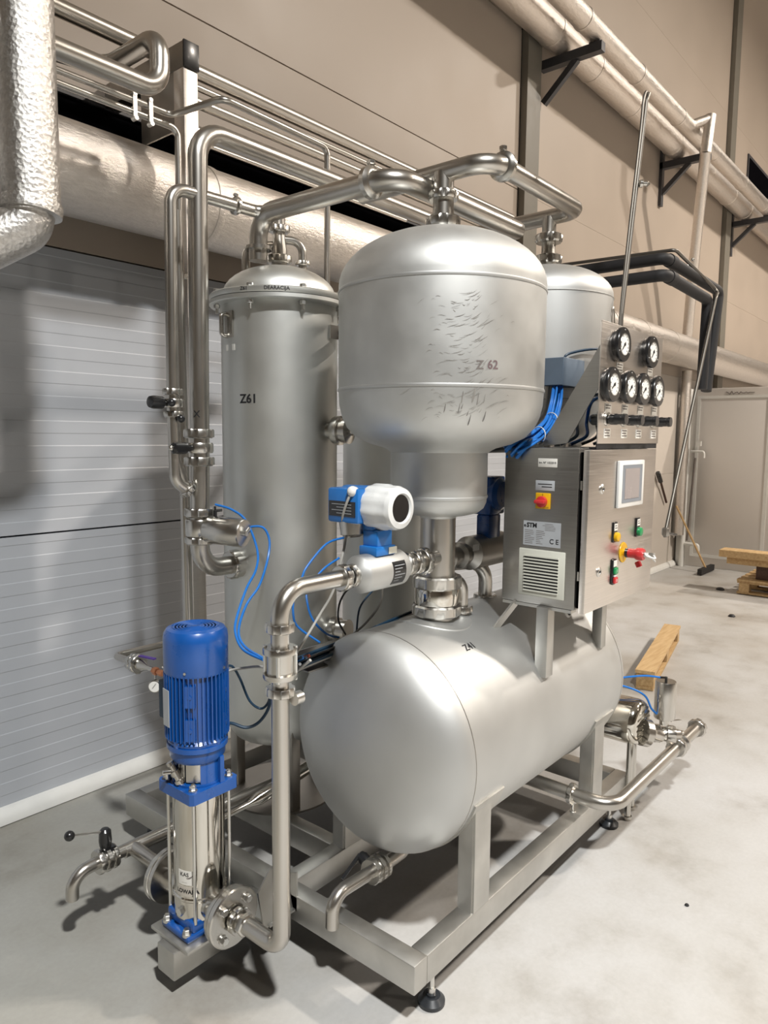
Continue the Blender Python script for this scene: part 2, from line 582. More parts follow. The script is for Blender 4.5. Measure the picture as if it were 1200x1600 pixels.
# cove trim at the wall foot
b = B()
prof = [(3.12, .065), (3.105, .062), (3.09, .05), (3.075, .03), (3.072, .004), (3.12, .004)]
b.prism([(y, z) for y, z in prof], (-9, 0, 0), (0, 1, 0), (0, 0, 1), 18.7)
struct(part(None, 'baseboard_left', b, 'trim_white'))

# steel columns of the hall in front of the panels
for i, (x0, x1) in enumerate(((5.4, 5.63), (11.05, 11.3))):
    b = B().box(x0 + .004, x1 - .004, 3.06, 3.12, 0, 11.0)
    struct(part(None, 'trim_%d' % (i + 1), b, 'column_paint'))
b = B().box(13.6, 13.9, 3.02, 3.12, 0, 11.0)

# low white room built inside the hall
XE = 9.78
room = struct(part(None, 'wall_partition', B().box(XE, 15, -6, 3.1, 0, 2.30, .01), 'wall_plain'))
door = struct(thing('door_1', 'x', 'x', (XE, 2.1, 0))); del door['label']; del door['category']
b = B()
y0, y1, z0, z1 = 2.93, 1.30, .17, 2.17
for (ya, yb, za, zb) in ((y0, y0 - .035, z0, z1), (y1 + .035, y1, z0, z1), (y0, y1, z1, z1 + .035), (y0, y1, z0 - .035, z0)):
    b.box(XE - .02, XE + .001, min(ya, yb), max(ya, yb), za, zb)
part(door, 'door_frame', b, 'trim_white')
part(door, 'door_leaf', B().box(XE - .012, XE + .001, y1 + .036, y0 - .036, z0 + .001, z1 - .001, .003), 'door_white')
part(door, 'door_seam_strip', B().box(XE - .02, XE - .012, 2.06, 2.10, z0 + .01, z1 - .01), 'trim_white')
# pencilled scribble on the lintel over the door
pts = [(XE - .004, 2.60 - .33 * t, 2.235 + .018 * math.sin(38 * t) * (1 - t) + .01 * math.cos(61 * t) * (1 - t)) for t in [i / 40 for i in range(41)]]
part(room, 'scribble', B().tube(None, .004, seg=5, path=[V(p) for p in pts]), 'ink_grey')
part(room, 'corner_post', B().box(XE - .06, XE + .01, 3.0, 3.10, 0, 2.3, .006), 'trim_white')

# dark opening high on the wall far right
w2 = struct(thing('window_2', 'x', 'x', (12.9, 3.1, 5.55))); del w2['label']; del w2['category']
part(w2, 'window_frame', B().box(12.15, 14.2, 3.10, 3.119, 5.50, 5.92), 'bracket')
part(w2, 'pane', B().box(12.2, 14.15, 3.094, 3.101, 5.55, 5.87), 'night_glass')

# lamps
for (x, y, z, watts, colr, rad, spread, lab) in LAMPS:
    t = thing('high_bay_lamp', lab, 'lamp', (x, y, z))
    part(t, 'lamp_housing', B().lathe([(.06, .34), (.10, .33), (.12, .22), (rad + .06, .06), (rad + .07, .02), (rad + .05, .02), (rad + .04, .05), (.08, .2), (0, .2)], (x, y, z), (0, 0, 1), 32), 'plastic_grey')
    part(t, 'hanging_rod', B().cyl((x, y, z + .33), (x, y, 11.0), .012, 8), 'zinc')
    L = bpy.data.lights.new('lamp_light', 'AREA')
    L.shape = 'DISK'; L.size = rad * 2; L.energy = watts; L.color = colr; L.spread = math.radians(spread)
    lo = bpy.data.objects.new('lamp_light', L)
    put(lo, t, Vector((x, y, z + .015)))

# ================================================================== SKID
X0, X1, Y0, Y1, ZB, ZT = 1.476, 3.013, 1.109, 2.59, .112, .20
sk = thing('skid_frame', 'welded square-tube stainless base frame standing on levelling feet', 'frame', (2.24, 1.85, 0))
def beam(x0, x1, y0, y1, z0=ZB, z1=ZT):
    return part(sk, 'beam', B().box(x0, x1, y0, y1, z0, z1, .004), 'frame')
beam(X0, X0 + .06, Y0, Y1)
beam(X0 + .06, X1, Y0, Y0 + .06)
beam(X0 + .06, X1 - .06, 1.645, 1.705)
beam(X0 + .06, X1, Y1 - .06, Y1)
beam(X1 - .06, X1, Y0 + .06, Y1 - .06)
beam(1.757, 1.817, 1.705, Y1 - .06)
beam(2.30, 2.36, 1.705, Y1 - .06)
part(sk, 'pump_outrigger', B().box(1.115, X0, 1.715, 1.80, .058, .145, .004), 'frame')
for fx, fy in ((1.60, 1.139), (2.885, 1.139), (1.60, 2.56), (2.885, 2.56), (2.885, 1.675)):
    f = part(sk, 'levelling_foot', B().lathe([(0, 0), (.038, 0), (.040, .003), (.040, .013), (.026, .027), (.017, .027), (.017, .034), (0, .034)], (fx, fy, 0), (0, 0, 1), 28), 'foot_rubber')
    part(f, 'foot_stem', B().cyl((fx, fy, .033), (fx, fy, .05), .012, 12).cyl((fx, fy, .05), (fx, fy, ZB), .008, 12).nut((fx, fy, ZB - .008), (0, 0, 1), .016, .012), 'zinc')

# ================================================================== HORIZONTAL TANK
YC, ZC, RT = 1.44, .672, .3565
XA, XB = 1.73, 2.82
tk = thing('horizontal_tank', 'long horizontal satin stainless tank on four box legs', 'tank', (2.27, YC, .2))
pr = [(r, XA - h) for r, h in dish(RT, .155, 12)][::-1] + [(r, XB + h) for r, h in dish(RT, .155, 12)]
part(tk, 'shell', B().lathe([(r, x) for r, x in pr], (0, YC, ZC), (1, 0, 0), 72), 'blasted')
for xx in (XA, XB):
    part(tk, 'weld_seam', B().lathe([(RT - .002, -.002), (RT + .0008, -.001), (RT + .0008, .001), (RT - .002, .002)], (xx, YC, ZC), (1, 0, 0), 72), 'dark_steel')
def tank_z(y, R=RT):
    return ZC - math.sqrt(max(0, R * R - (y - YC) ** 2))
for lx in (1.765, 2.625):
    for s in (-1, 1):
        ya, yb = (1.109, 1.169) if s < 0 else (1.645, 1.705)
        b = B()
        zs = [tank_z(y) + .004 for y in (ya, yb)]
        v = []
        for x in (lx, lx + .10):
            for y, z in ((ya, zs[0]), (yb, zs[1])):
                v += [b.bm.verts.new((x, y, ZT)), b.bm.verts.new((x, y, z))]
        for q in ((0, 1, 3, 2), (4, 6, 7, 5), (0, 4, 5, 1), (2, 3, 7, 6), (0, 2, 6, 4), (1, 5, 7, 3)):
            b.face([v[i] for i in q])
        bmesh.ops.bevel(b.bm, geom=[e for e in b.bm.edges if abs((e.verts[0].co - e.verts[1].co).normalized().z) > .9], offset=.006, segments=2, affect='EDGES')
        part(tk, 'leg', b, 'frame')
        # curved doubler plate between leg and shell
        b = B()
        a0 = math.radians(199) if s < 0 else math.radians(285)
        a1 = math.radians(255) if s < 0 else math.radians(332)
        ring = []
        for i in range(13):
            a = a0 + (a1 - a0) * i / 12
            ring.append([b.bm.verts.new((x, YC + R * math.cos(a), ZC + R * math.sin(a))) for x, R in ((lx - .012, RT - .001), (lx - .012, RT + .006), (lx + .155, RT + .006), (lx + .155, RT - .001))])
        for p, q in zip(ring, ring[1:]):
            for i in range(4):
                b.face([p[i], p[(i + 1) % 4], q[(i + 1) % 4], q[i]])
        b.face(ring[0]); b.face(ring[-1][::-1])
        part(tk, 'saddle_plate', b, 'frame')
# reinforcing pad around the riser on top of the shell
b = B()
rings = []
for rr, off in ((.03, .003), (.125, .003), (.128, -.002)):
    ring = []
    for k in range(48):
        a = 2 * math.pi * k / 48
        dx, dy = rr * math.cos(a), rr * math.sin(a)
        ring.append(b.bm.verts.new((2.005 + dx, YC + dy, ZC + math.sqrt(RT * RT - dy * dy) + off)))
    rings.append(ring)
for p, q in zip(rings, rings[1:]):
    for k in range(48):
        b.face([p[k], p[(k + 1) % 48], q[(k + 1) % 48], q[k]])
part(tk, 'reinforcing_pad', b, 'blasted')
part(tk, 'side_nozzle', B().cyl((3.02, 1.52, .62), (3.30, 1.52, .62), .017, 16).lathe([(.017, 0), (.027, 0), (.03, .004), (.03, .024), (.025, .03), (.012, .03)], (3.29, 1.52, .62), (1, 0, 0), 32, slots=6).cyl((2.9, 1.52, .62), (3.03, 1.52, .62), .017, 16), 'fitting')
lettering(tk, 'Z41', .036, lambda x, y: Vector((1.935 + x, YC + (RT + .0012) * math.cos(math.radians(122) - y / RT), ZC + (RT + .0012) * math.sin(math.radians(122) - y / RT))), 'ink', .0004)

# ================================================================== TALL VESSELS
def riser_stack(t, x, y):
    """short riser between tank and vessel with its flanged unions"""
    part(t, 'riser_pipe', B().cyl((x, y, 1.02), (x, y, 1.40), .061, 40), 'pipe')
    part(t, 'pipe_coupling', B().lathe([(.061, -.022), (.078, -.022), (.086, -.016), (.086, .016), (.080, .022), (.061, .022)], (x, y, 1.155), (0, 0, 1), 56, slots=7, slot_depth=.95), 'fitting')
    part(t, 'flow_body', B().lathe([(.061, -.028), (.076, -.028), (.078, -.02), (.078, .02), (.076, .028), (.061, .028)], (x, y, 1.105), (0, 0, 1), 40), 'mirror')
    part(t, 'pipe_coupling', B().lathe([(.061, -.02), (.078, -.02), (.086, -.014), (.086, .014), (.080, .02), (.061, .02)], (x, y, 1.056), (0, 0, 1), 56, slots=7, slot_depth=.95), 'fitting')

VX, VY, VR = 2.012, 1.44, .343
v1 = thing('pressure_vessel', 'big scratched dome-topped steel vessel standing on the near end of the tank', 'vessel', (VX, VY, 1.02))
prof = [(0, 2.327)] + [(r, 2.14 + h) for r, h in dish(VR, .187, 14)][::-1][1:] + [(VR, 1.80)]
prof += [(VR * .992, 1.755), (VR * .965, 1.715), (VR * .915, 1.68), (VR * .83, 1.65), (VR * .70, 1.628), (VR * .56, 1.615), (.178, 1.608), (.167, 1.60)]
part(v1, 'shell', B().lathe(prof, (VX, VY, 0), (0, 0, 1), 96), 'vessel')
prof = [(.165, 1.612), (.165, 1.452), (.163, 1.432), (.154, 1.412), (.135, 1.397), (.10, 1.388), (.066, 1.384), (.060, 1.375)]
part(v1, 'lower_neck', B().lathe(prof, (VX, VY, 0), (0, 0, 1), 72), 'vessel')
for z, R in ((2.12, VR), (1.803, VR), (1.452, .165)):
    part(v1, 'weld_bead', B().lathe([(R - .003, -.006), (R + .0015, -.005), (R + .003, 0), (R + .0015, .005), (R - .003, .006)], (VX, VY, z), (0, 0, 1), 96), 'blasted')
riser_stack(v1, VX, VY)
# top nozzle with union
part(v1, 'top_nozzle', B().lathe([(.036, 0), (.036, .06), (.034, .10), (.034, .20)], (VX, VY, 2.31), (0, 0, 1), 32), 'pipe')
part(v1, 'pipe_coupling', B().lathe([(.036, -.016), (.054, -.016), (.058, -.01), (.058, .012), (.053, .018), (.036, .018)], (VX, VY, 2.352), (0, 0, 1), 48, slots=6), 'fitting')
part(v1, 'pipe_coupling', B().lathe([(.034, -.012), (.046, -.012), (.050, -.006), (.050, .008), (.046, .014), (.034, .014)], (VX, VY, 2.437), (0, 0, 1), 48, slots=6), 'fitting')
lettering(v1, 'Z', .036, on_upright_cylinder(VX, VY, VR + .001, 235, 1.86), 'ink_grey', .0005)
lettering(v1, '62', .036, on_upright_cylinder(VX, VY, VR + .001, 242, 1.862), 'ink_red', .0005)
# scratches and scrapes of the shell
b = B()
rs = random.Random(3)
def stroke(a, z, ln, slope, wd):
    pts = []
    n = 4
    for i in range(n + 1):
        t = i / n - .5
        aa = a + ln * t / VR
        zz = z + ln * t * slope + .004 * math.sin(3 * t + a * 9)
        zc = zz
        R = VR + .0009
        if zz < 1.80:
            for (ra, za), (rb, zb) in zip([(VR, 1.80), (VR * .992, 1.755), (VR * .965, 1.715), (VR * .915, 1.68)], [(VR * .992, 1.755), (VR * .965, 1.715), (VR * .915, 1.68), (VR * .83, 1.65)]):
                if zb <= zz <= za:
                    R = ra + (rb - ra) * (za - zz) / (za - zb) + .0014
        pts.append((aa, zz, R, wd * (1 - (2 * t) ** 2 * .85)))
    vs = []
    for aa, zz, R, w_ in pts:
        vs.append((b.bm.verts.new((VX + R * math.cos(aa), VY + R * math.sin(aa), zz + w_ / 2)), b.bm.verts.new((VX + R * math.cos(aa), VY + R * math.sin(aa), zz - w_ / 2))))
    for p, q in zip(vs, vs[1:]):
        b.face([p[0], p[1], q[1], q[0]])
for i in range(170):
    t = rs.random()
    z = 2.07 - t * .37
    a = math.radians(rs.gauss(229, 8.5 + 3 * t))
    if z < 1.70: continue
    stroke(a, z, rs.uniform(.008, .042), rs.uniform(.15, .6), rs.uniform(.0005, .0017))
for i in range(12):
    stroke(math.radians(rs.uniform(217, 240)), rs.uniform(1.70, 1.78), .006, rs.uniform(2, 7), rs.uniform(.006, .022))
part(v1, 'scratch_marks', b, 'scratch', kind='stuff')

v2 = thing('pressure_vessel', 'smaller dome-topped steel vessel behind the gauge panel on the far tank end', 'vessel', (2.75, 1.44, 1.02))
UX, UY, UR = 2.75, 1.44, .262
prof = [(0, 2.345)] + [(r, 2.215 + h) for r, h in dish(UR, .13, 12)][::-1][1:] + [(UR, 1.80), (UR * .98, 1.75), (UR * .9, 1.70), (UR * .72, 1.65), (.16, 1.62), (.14, 1.61)]
part(v2, 'shell', B().lathe(prof, (UX, UY, 0), (0, 0, 1), 80), 'blasted')
part(v2, 'lower_neck', B().lathe([(.14, 1.62), (.14, 1.45), (.13, 1.42), (.10, 1.39), (.06, 1.38)], (UX, UY, 0), (0, 0, 1), 48), 'blasted')
for z, R in ((2.205, UR), (1.80, UR)):
    part(v2, 'weld_bead', B().lathe([(R - .003, -.005), (R + .003, 0), (R - .003, .005)], (UX, UY, z), (0, 0, 1), 80), 'blasted')
riser_stack(v2, UX, UY)
part(v2, 'top_nozzle', B().lathe([(.034, 0), (.034, .05), (.028, .07), (.028, .19)], (UX, UY, 2.33), (0, 0, 1), 32), 'pipe')
for z in (2.372, 2.455):
    part(v2, 'pipe_coupling', B().lathe([(.03, -.016), (.050, -.016), (.055, -.01), (.055, .012), (.050, .017), (.03, .017)], (UX, UY, z), (0, 0, 1), 48, slots=6), 'fitting')

# ================================================================== FILTER COLUMNS
def column(cx, cy, R, label, marks):
    t = thing('filter_column', label, 'vessel', (cx, cy, .2))
    part(t, 'shell', B().lathe([(R, 2.16), (R, .54), (R * .97, .50), (R * .86, .465), (R * .6, .44), (0, .43)], (cx, cy, 0), (0, 0, 1), 80), 'column')
    RF = R + .042
    part(t, 'flange', B().lathe([(R, 2.135), (RF - .004, 2.135), (RF, 2.139), (RF, 2.152), (R, 2.153)], (cx, cy, 0), (0, 0, 1), 80), 'column')
    part(t, 'lid', B().lathe([(R, 2.155), (RF - .002, 2.155), (RF, 2.158), (RF, 2.173), (RF - .004, 2.177)] + [(r, 2.18 + h) for r, h in dish(R * .97, .115, 10)], (cx, cy, 0), (0, 0, 1), 80), 'column')
    for k in range(8):
        a = 2 * math.pi * k / 8 + math.radians(23)
        p = V(cx + (R + .022) * math.cos(a), cy + (R + .022) * math.sin(a), 0)
        part(t, 'lid_bolt', B().cyl(p + V(0, 0, 2.10), p + V(0, 0, 2.19), .006, 10).nut(p + V(0, 0, 2.125), (0, 0, 1), .012, .014).nut(p + V(0, 0, 2.184), (0, 0, 1), .012, .012), 'zinc')
    for k in range(3):
        a = math.radians(240 + 120 * k)
        p = V(cx + R * .86 * math.cos(a), cy + R * .86 * math.sin(a), 0)
        part(t, 'leg', B().box(p.x - .022, p.x + .022, p.y - .022, p.y + .022, .19, .60, .004), 'dark_steel')
    part(t, 'foot_plate_ring', B().lathe([(R * .75, 0), (R * 1.02, 0), (R * 1.02, .008), (R * .75, .008)], (cx, cy, .20), (0, 0, 1), 48), 'dark_steel')
    return t
CX, CY, CR = 1.93, 2.15, .223
c1 = column(CX, CY, CR, 'tall grey steel filter column with bolted lid beside the wall risers', True)
lettering(c1, 'Z61', .045, on_upright_cylinder(CX, CY, CR + .001, 197, 1.782), 'ink', .0012)
lettering(c1, 'Z61', .018, on_upright_cylinder(CX, CY, CR + .043, 200, 2.166), 'ink', .0003)
lettering(c1, 'DEARACIJA', .018, on_upright_cylinder(CX, CY, CR + .043, 226, 2.166), 'ink', .0003)
# carrying handle and label of the shell
a = math.radians(170)
def onc(ang, r, z): return V(CX + r * math.cos(math.radians(ang)), CY + r * math.sin(math.radians(ang)), z)
hb = part(c1, 'handle_plate', B().prism([(-.026, -.048), (.026, -.048), (.026, .048), (-.026, .048)], onc(173, CR - .001, 2.055), (math.sin(math.radians(173)) * -1, math.cos(math.radians(173)), 0), (0, 0, 1), .006), 'fitting')
part(hb, 'handle_grip', B().tube([onc(168, CR, 2.095), onc(168, CR + .022, 2.092), onc(168, CR + .022, 2.018), onc(168, CR, 2.015)], .008, .012, 12), 'fitting')
part(c1, 'paper_label', B().prism([(-.028, -.011), (.028, -.011), (.028, .011), (-.028, .011)], onc(174, CR - .0005, 1.972), (math.sin(math.radians(174)) * -1, math.cos(math.radians(174)), 0), (0, 0, 1), -.002), 'label')
# side sampling nozzle with black handle
dn = V(.25, -.97, 0).normalized()
n0 = V(CX, CY, 1.672) + dn * CR * .97
nz = part(c1, 'side_nozzle', B().lathe([(.033, 0), (.033, .03), (.052, .03), (.055, .036), (.055, .058), (.045, .062), (.045, .075), (.05, .078), (.05, .092), (.03, .1), (.02, .104), (.02, .125), (0, .125)], n0, dn, 40), 'fitting')
part(nz, 'nozzle_knob', B().cyl(n0 + dn * .12, n0 + dn * .175, .013, 12).cyl(n0 + dn * .165 + V(0, 0, .015), n0 + dn * .18 + V(.01, 0, -.035), .008, 10), 'black')
n0 = V(CX, CY, .90) + dn * CR * .97
part(c1, 'side_nozzle', B().lathe([(.03, 0), (.03, .02), (.05, .02), (.052, .028), (.052, .045), (.04, .05), (.04, .07), (.046, .072), (.046, .09), (0, .09)], n0, dn, 40, slots=6), 'fitting')
# tie strap to the big vessel
part(c1, 'tie_strap', B().box(1.98, 2.10, 1.925, 1.931, 2.015, 2.065).box(2.09, 2.096, 1.74, 1.93, 2.015, 2.065).nut((2.04, 1.922, 2.045), (0, 1, 0), .01, .008), 'dark_steel')

c2 = column(2.62, 2.15, .225, 'shaded second filter column half hidden behind the big vessel', False)

# ================================================================== PIPEWORK OF THE COLUMN
def run(name, label, cat, pts, r, bend, mat='pipe', group=None, loc=None):
    t = thing(name, label, cat, loc or pts[0], group)
    part(t, 'pipe', B().tube(pts, r, bend, 24), mat)
    return t

RX, RY = 1.55, 2.15
ZR = 2.69
riser = run('riser_pipe', 'thick vertical pipe rising left of the filter column and bending right', 'pipe',
            [(RX - .006, RY, 1.27), (RX, RY, 1.6), (RX + .012, RY, ZR), (3.05, RY, ZR)], .034, .10)
part(riser, 'elbow', B().tube([(RX - .006, RY, 1.30), (RX - .006, RY, 1.168), (1.70, RY, 1.168)], .034, .085, 24), 'pipe')
coupling(riser, (1.695, RY, 1.168), (1, 0, 0), .034, k=1.5)
part(riser, 'pipe', B().cyl((1.69, RY, 1.168), (1.75, RY, 1.168), .034, 24), 'pipe')
coupling(riser, (RX - .003, RY, 1.655), (0, 0, 1), .033)
part(riser, 'valve_ring', B().lathe([(.034, -.018), (.047, -.018), (.05, -.012), (.05, .012), (.047, .018), (.034, .018)], (RX - .003, RY, 1.605), (0, 0, 1), 40), 'fitting')
coupling(riser, (RX - .003, RY, 1.557), (0, 0, 1), .033)
coupling(riser, (RX - .006, RY, 1.375), (0, 0, 1), .033)
part(riser, 'valve_ring', B().lathe([(.034, -.03), (.047, -.03), (.05, -.024), (.05, .024), (.047, .03), (.034, .03)], (RX - .006, RY, 1.322), (0, 0, 1), 40), 'fitting')
coupling(riser, (RX - .006, RY, 1.275), (0, 0, 1), .033, k=.8)
lettering(riser, 'X', .034, on_upright_cylinder(RX + .001, RY, .0352, 218, 1.722), 'ink', .0003)
# manual handle of the upper valve
hd = part(riser, 'valve_handle', B().cyl((RX - .03, RY - .01, 1.605), (RX - .075, RY - .02, 1.605), .012, 12).lathe([(.012, 0), (.02, .005), (.021, .03), (.019, .055), (.01, .062), (0, .062)], (RX - .07, RY - .02, 1.605), (-1, -.1, 0), 20), 'black')
part(hd, 'handle_cap', B().ball((RX - .135, RY - .026, 1.605), .010), 'fitting')
# pneumatic actuator lying across the lower valve
ax0 = V(RX + .004, RY - .036, 1.318)
axd = V(.32, -.94, -.05).normalized()
act = thing('pneumatic_actuator', 'round steel valve actuator with two blue hoses in front of the column', 'actuator', ax0)
part(act, 'cylinder', B().lathe([(.02, -.03), (.02, 0), (.046, 0), (.050, .006), (.050, .142), (.047, .148), (0, .148)], ax0, axd, 40), 'fitting')
tip = ax0 + axd * .148
part(act, 'hose_fitting', B().cyl(tip, tip + axd * .012, .010, 10).cyl(tip + axd * .006, tip + axd * .012 + V(.012, .0, .02), .006, 10), 'zinc')
mid = ax0 + axd * .03 + V(0, 0, .048)
part(act, 'hose_fitting', B().cyl(mid, mid + V(0, 0, .022), .007, 10).cyl(mid + V(0, 0, .02), mid + V(.02, -.015, .022), .005, 10).cyl(mid + V(0, 0, .02), mid + V(0, 0, .036), .004, 8), 'black')

BX = 1.447
thinr = run('bypass_pipe', 'thin vertical pipe with hooked top, leftmost of the risers by the wall', 'pipe',
            [(1.480, RY, 1.47), (BX, RY, 1.56), (BX - .003, RY, 1.80), (BX + .004, RY, 2.468), (1.80, RY - .02, 2.467), (1.83, RY - .06, 2.467)], .0215, .055)
clamp(thinr, (1.713, RY - .012, 2.468), (1, -.03, 0), .021)
part(thinr, 'tail_elbow', B().tube([(BX, RY, 1.57), (BX + .002, RY, 1.49), (BX + .05, RY - .01, 1.455)], .0215, .05, 20), 'pipe')
coupling(thinr, (BX + .045, RY - .008, 1.462), (.75, -.1, -.6), .021)
coupling(thinr, (BX - .002, RY, 1.795), (0, 0, 1), .022)
part(thinr, 'valve_ring', B().lathe([(.02, -.014), (.034, -.014), (.036, -.01), (.036, .01), (.034, .014), (.02, .014)], (BX - .002, RY, 1.757), (0, 0, 1), 32), 'fitting')
coupling(thinr, (BX - .001, RY, 1.72), (0, 0, 1), .021)
hd = part(thinr, 'valve_handle', B().cyl((BX, RY, 1.757), (BX - .06, RY - .005, 1.757), .008, 12).lathe([(.008, 0), (.021, .006), (.022, .04), (.019, .052), (.008, .056), (0, .056)], (BX - .045, RY - .006, 1.757), (-1, -.05, .02), 20), 'black')
part(hd, 'handle_knob', B().ball((BX - .035, RY - .04, 1.757), .014), 'black')
part(hd, 'handle_knob', B().ball((BX + .0, RY - .04, 1.705), .014), 'black')

# header pipes above the vessels
hdr = run('header_pipe', 'thick overhead pipe from the column lid towards the vessels', 'pipe',
          [(1.83, 2.155, 2.30), (1.83, 2.155, 2.466), (1.83, 1.60, 2.466)], .0345, .085)
hdr_b = part(hdr, 'branch_elbow', B().tube([(1.83, 1.60, 2.466), (1.83, 1.50, 2.466), (2.6, 1.50, 2.466)], .0345, .09, 24), 'pipe')
clamp(hdr, (1.83, 1.598, 2.466), (0, 1, 0), .0345)
part(hdr, 'collar', B().lathe([(.0345, -.006), (.05, -.006), (.05, .006), (.0345, .006)], (1.83, 2.155, 2.345), (0, 0, 1), 32), 'fitting')

loop = run('header_pipe', 'overhead pipe teed to the big vessel and looping right to the smaller one', 'pipe',
           [(2.012, 1.80, 2.512), (2.012, 1.262, 2.512), (2.76, 1.315, 2.545), (2.76, 2.0, 2.535)], .031, .075)
clamp(loop, (2.095, 1.267, 2.516), (1, .06, .03), .031)
part(loop, 'tee_branch', B().cyl((VX, VY, 2.44), (VX, VY, 2.512), .029, 24), 'pipe')
part(loop, 'tee_branch', B().cyl((UX, UY, 2.46), (UX, UY, 2.54), .027, 24), 'pipe')

# fittings on the column lid
top = thing('lid_fittings', 'cluster of unions and small bent pipes on the column lid', 'pipe fittings', (CX, CY, 2.29))
part(top, 'central_pipe', B().lathe([(.030, 2.28), (.030, 2.36), (.023, 2.40), (.023, 2.50)], (CX, CY, 0), (0, 0, 1), 28), 'pipe')
coupling(top, (CX, CY, 2.322), (0, 0, 1), .030)
coupling(top, (CX, CY, 2.435), (0, 0, 1), .0255)
part(top, 'bent_pipe', B().tube([(CX + .01, CY - .0, 2.40), (CX + .085, CY - .04, 2.40), (CX + .085, CY - .04, 2.29)], .016, .045, 18), 'pipe')
coupling(top, (CX + .085, CY - .04, 2.318), (0, 0, 1), .018)
part(top, 'bent_pipe', B().tube([(CX - .01, CY + .01, 2.375), (CX - .09, CY + .09, 2.375), (CX - .09, CY + .09, 2.27)], .016, .05, 18), 'pipe')

# ================================================================== VERTICAL PUMP
PX, PY = 1.25, 1.77
pu = thing('multistage_pump', 'blue vertical multistage pump with shiny steel sleeve on the frame outrigger', 'pump', (PX, PY, .145))
part(pu, 'mounting_plate', B().box(1.135, 1.375, 1.675, 1.865, .145, .157, .003), 'frame')
part(pu, 'pump_base', B().box(PX - .095, PX + .095, PY - .068, PY + .068, .157, .178, .006).box(PX - .075, PX + .075, PY - .066, PY + .066, .176, .212, .008), 'blue')
for sx in (-1, 1):
    for sy in (-1, 1):
        part(pu, 'base_bolt', B().cyl((PX + sx * .085, PY + sy * .05, .175), (PX + sx * .085, PY + sy * .05, .184), .014, 16).nut((PX + sx * .085, PY + sy * .05, .190), (0, 0, 1), .011, .012), 'zinc')
part(pu, 'lower_chamber', B().lathe([(.078, .205), (.078, .262), (.081, .266), (.081, .272), (.077, .275)], (PX, PY, 0), (0, 0, 1), 48), 'mirror')
sl = part(pu, 'sleeve', B().lathe([(.077, .270), (.077, .585)], (PX, PY, 0), (0, 0, 1), 64), 'mirror')
for sx, sy in ((-1, -1), (1, -1), (-1, 1), (1, 1)):
    part(pu, 'tie_rod', B().cyl((PX + sx * .064, PY + sy * .064, .205), (PX + sx * .064, PY + sy * .064, .64), .0052, 10), 'zinc')
    part(pu, 'tie_rod_nut', B().cyl((PX + sx * .064, PY + sy * .064, .619), (PX + sx * .064, PY + sy * .064, .623), .013, 16).nut((PX + sx * .064, PY + sy * .064, .630), (0, 0, 1), .0105, .013), 'zinc')
# stickers
def on_pump(r, a0):
    return lambda x, y: Vector((PX + r * math.cos(math.radians(a0) + x / r), PY + r * math.sin(math.radians(a0) + x / r), y))
def curved_patch(cx, cy, r, a0, hw, z0, z1, n=8):
    b = B(); vs = []
    for i in range(n + 1):
        a = math.radians(a0) + hw * (2 * i / n - 1) / r
        vs.append([b.bm.verts.new((cx + q * math.cos(a), cy + q * math.sin(a), z)) for q, z in ((r, z0), (r, z1), (r - .001, z1), (r - .001, z0))])
    for p, q in zip(vs, vs[1:]):
        for i in range(4):
            b.face([p[i], p[(i + 1) % 4], q[(i + 1) % 4], q[i]])
    b.face(vs[0]); b.face(vs[-1][::-1])
    return b
st = part(sl, 'maker_sticker', curved_patch(PX, PY, .0779, 202, .026, .318, .362), 'label')
f0 = on_pump(.0783, 199)
lettering(st, 'KAS', .017, lambda x, y: f0(x, y + .350), 'ink', .0003)
f1 = on_pump(.0783, 213)
swoosh = B()
pp = [Vector(f1(-.012 + .024 * t, .340 + .012 * t * t)) for t in [i / 8 for i in range(9)]]
part(st, 'swoosh', swoosh.tube(None, lambda t: .0004 + .0014 * math.sin(math.pi * t), seg=6, path=pp), 'ink_grey')
lettering(st, '-------', .008, lambda x, y: f0(x, y + .326), 'ink_grey')
st = part(sl, 'name_sticker', curved_patch(PX, PY, .0779, 205, .034, .282, .312), 'sticker')
f2 = on_pump(.0783, 205)
lettering(st, 'LOWARA', .0175, lambda x, y: f2(x, y + .297), 'ink', .0006)
part(pu, 'drain_plug', B().nut((PX - .077, PY - .012, .232), (-1, -.15, 0), .014, .022, 6), 'zinc')
part(pu, 'drain_plug', B().nut((PX + .035, PY - .072, .240), (.4, -1, 0), .013, .022, 6), 'zinc')
# blue head plate and lantern
b = B().prism([(-.076, -.086), (.076, -.086), (.086, -.076), (.086, .076), (.076, .086), (-.076, .086), (-.086, .076), (-.086, -.076)], (PX, PY, .585), (1, 0, 0), (0, 1, 0), .034)
part(pu, 'head_plate', b, 'blue')
b = B()
b.lathe([(.076, .69), (.082, .70), (.082, .722), (.09, .728), (.09, .742), (.05, .742)], (PX, PY, 0), (0, 0, 1), 40)
b.lathe([(.076, .615), (.076, .626), (.05, .628)], (PX, PY, 0), (0, 0, 1), 40)
for a_, hw_ in ((285, .055), (335, .03), (140, .03), (90, .055)):
    vs = []
    for i in range(9):
        aa = math.radians(a_) + hw_ * (2 * i / 8 - 1) / .07
        vs.append([b.bm.verts.new((PX + q * math.cos(aa), PY + q * math.sin(aa), z)) for q, z in ((.074, .618), (.072, .70), (.055, .70), (.055, .618))])
    for p, q in zip(vs, vs[1:]):
        for i in range(4):
            b.face([p[i], p[(i + 1) % 4], q[(i + 1) % 4], q[i]])
    b.face(vs[0]); b.face(vs[-1][::-1])
b.box(PX + .02, PX + .034, PY - .083, PY - .05, .615, .70)
part(pu, 'motor_lantern', b, 'blue')
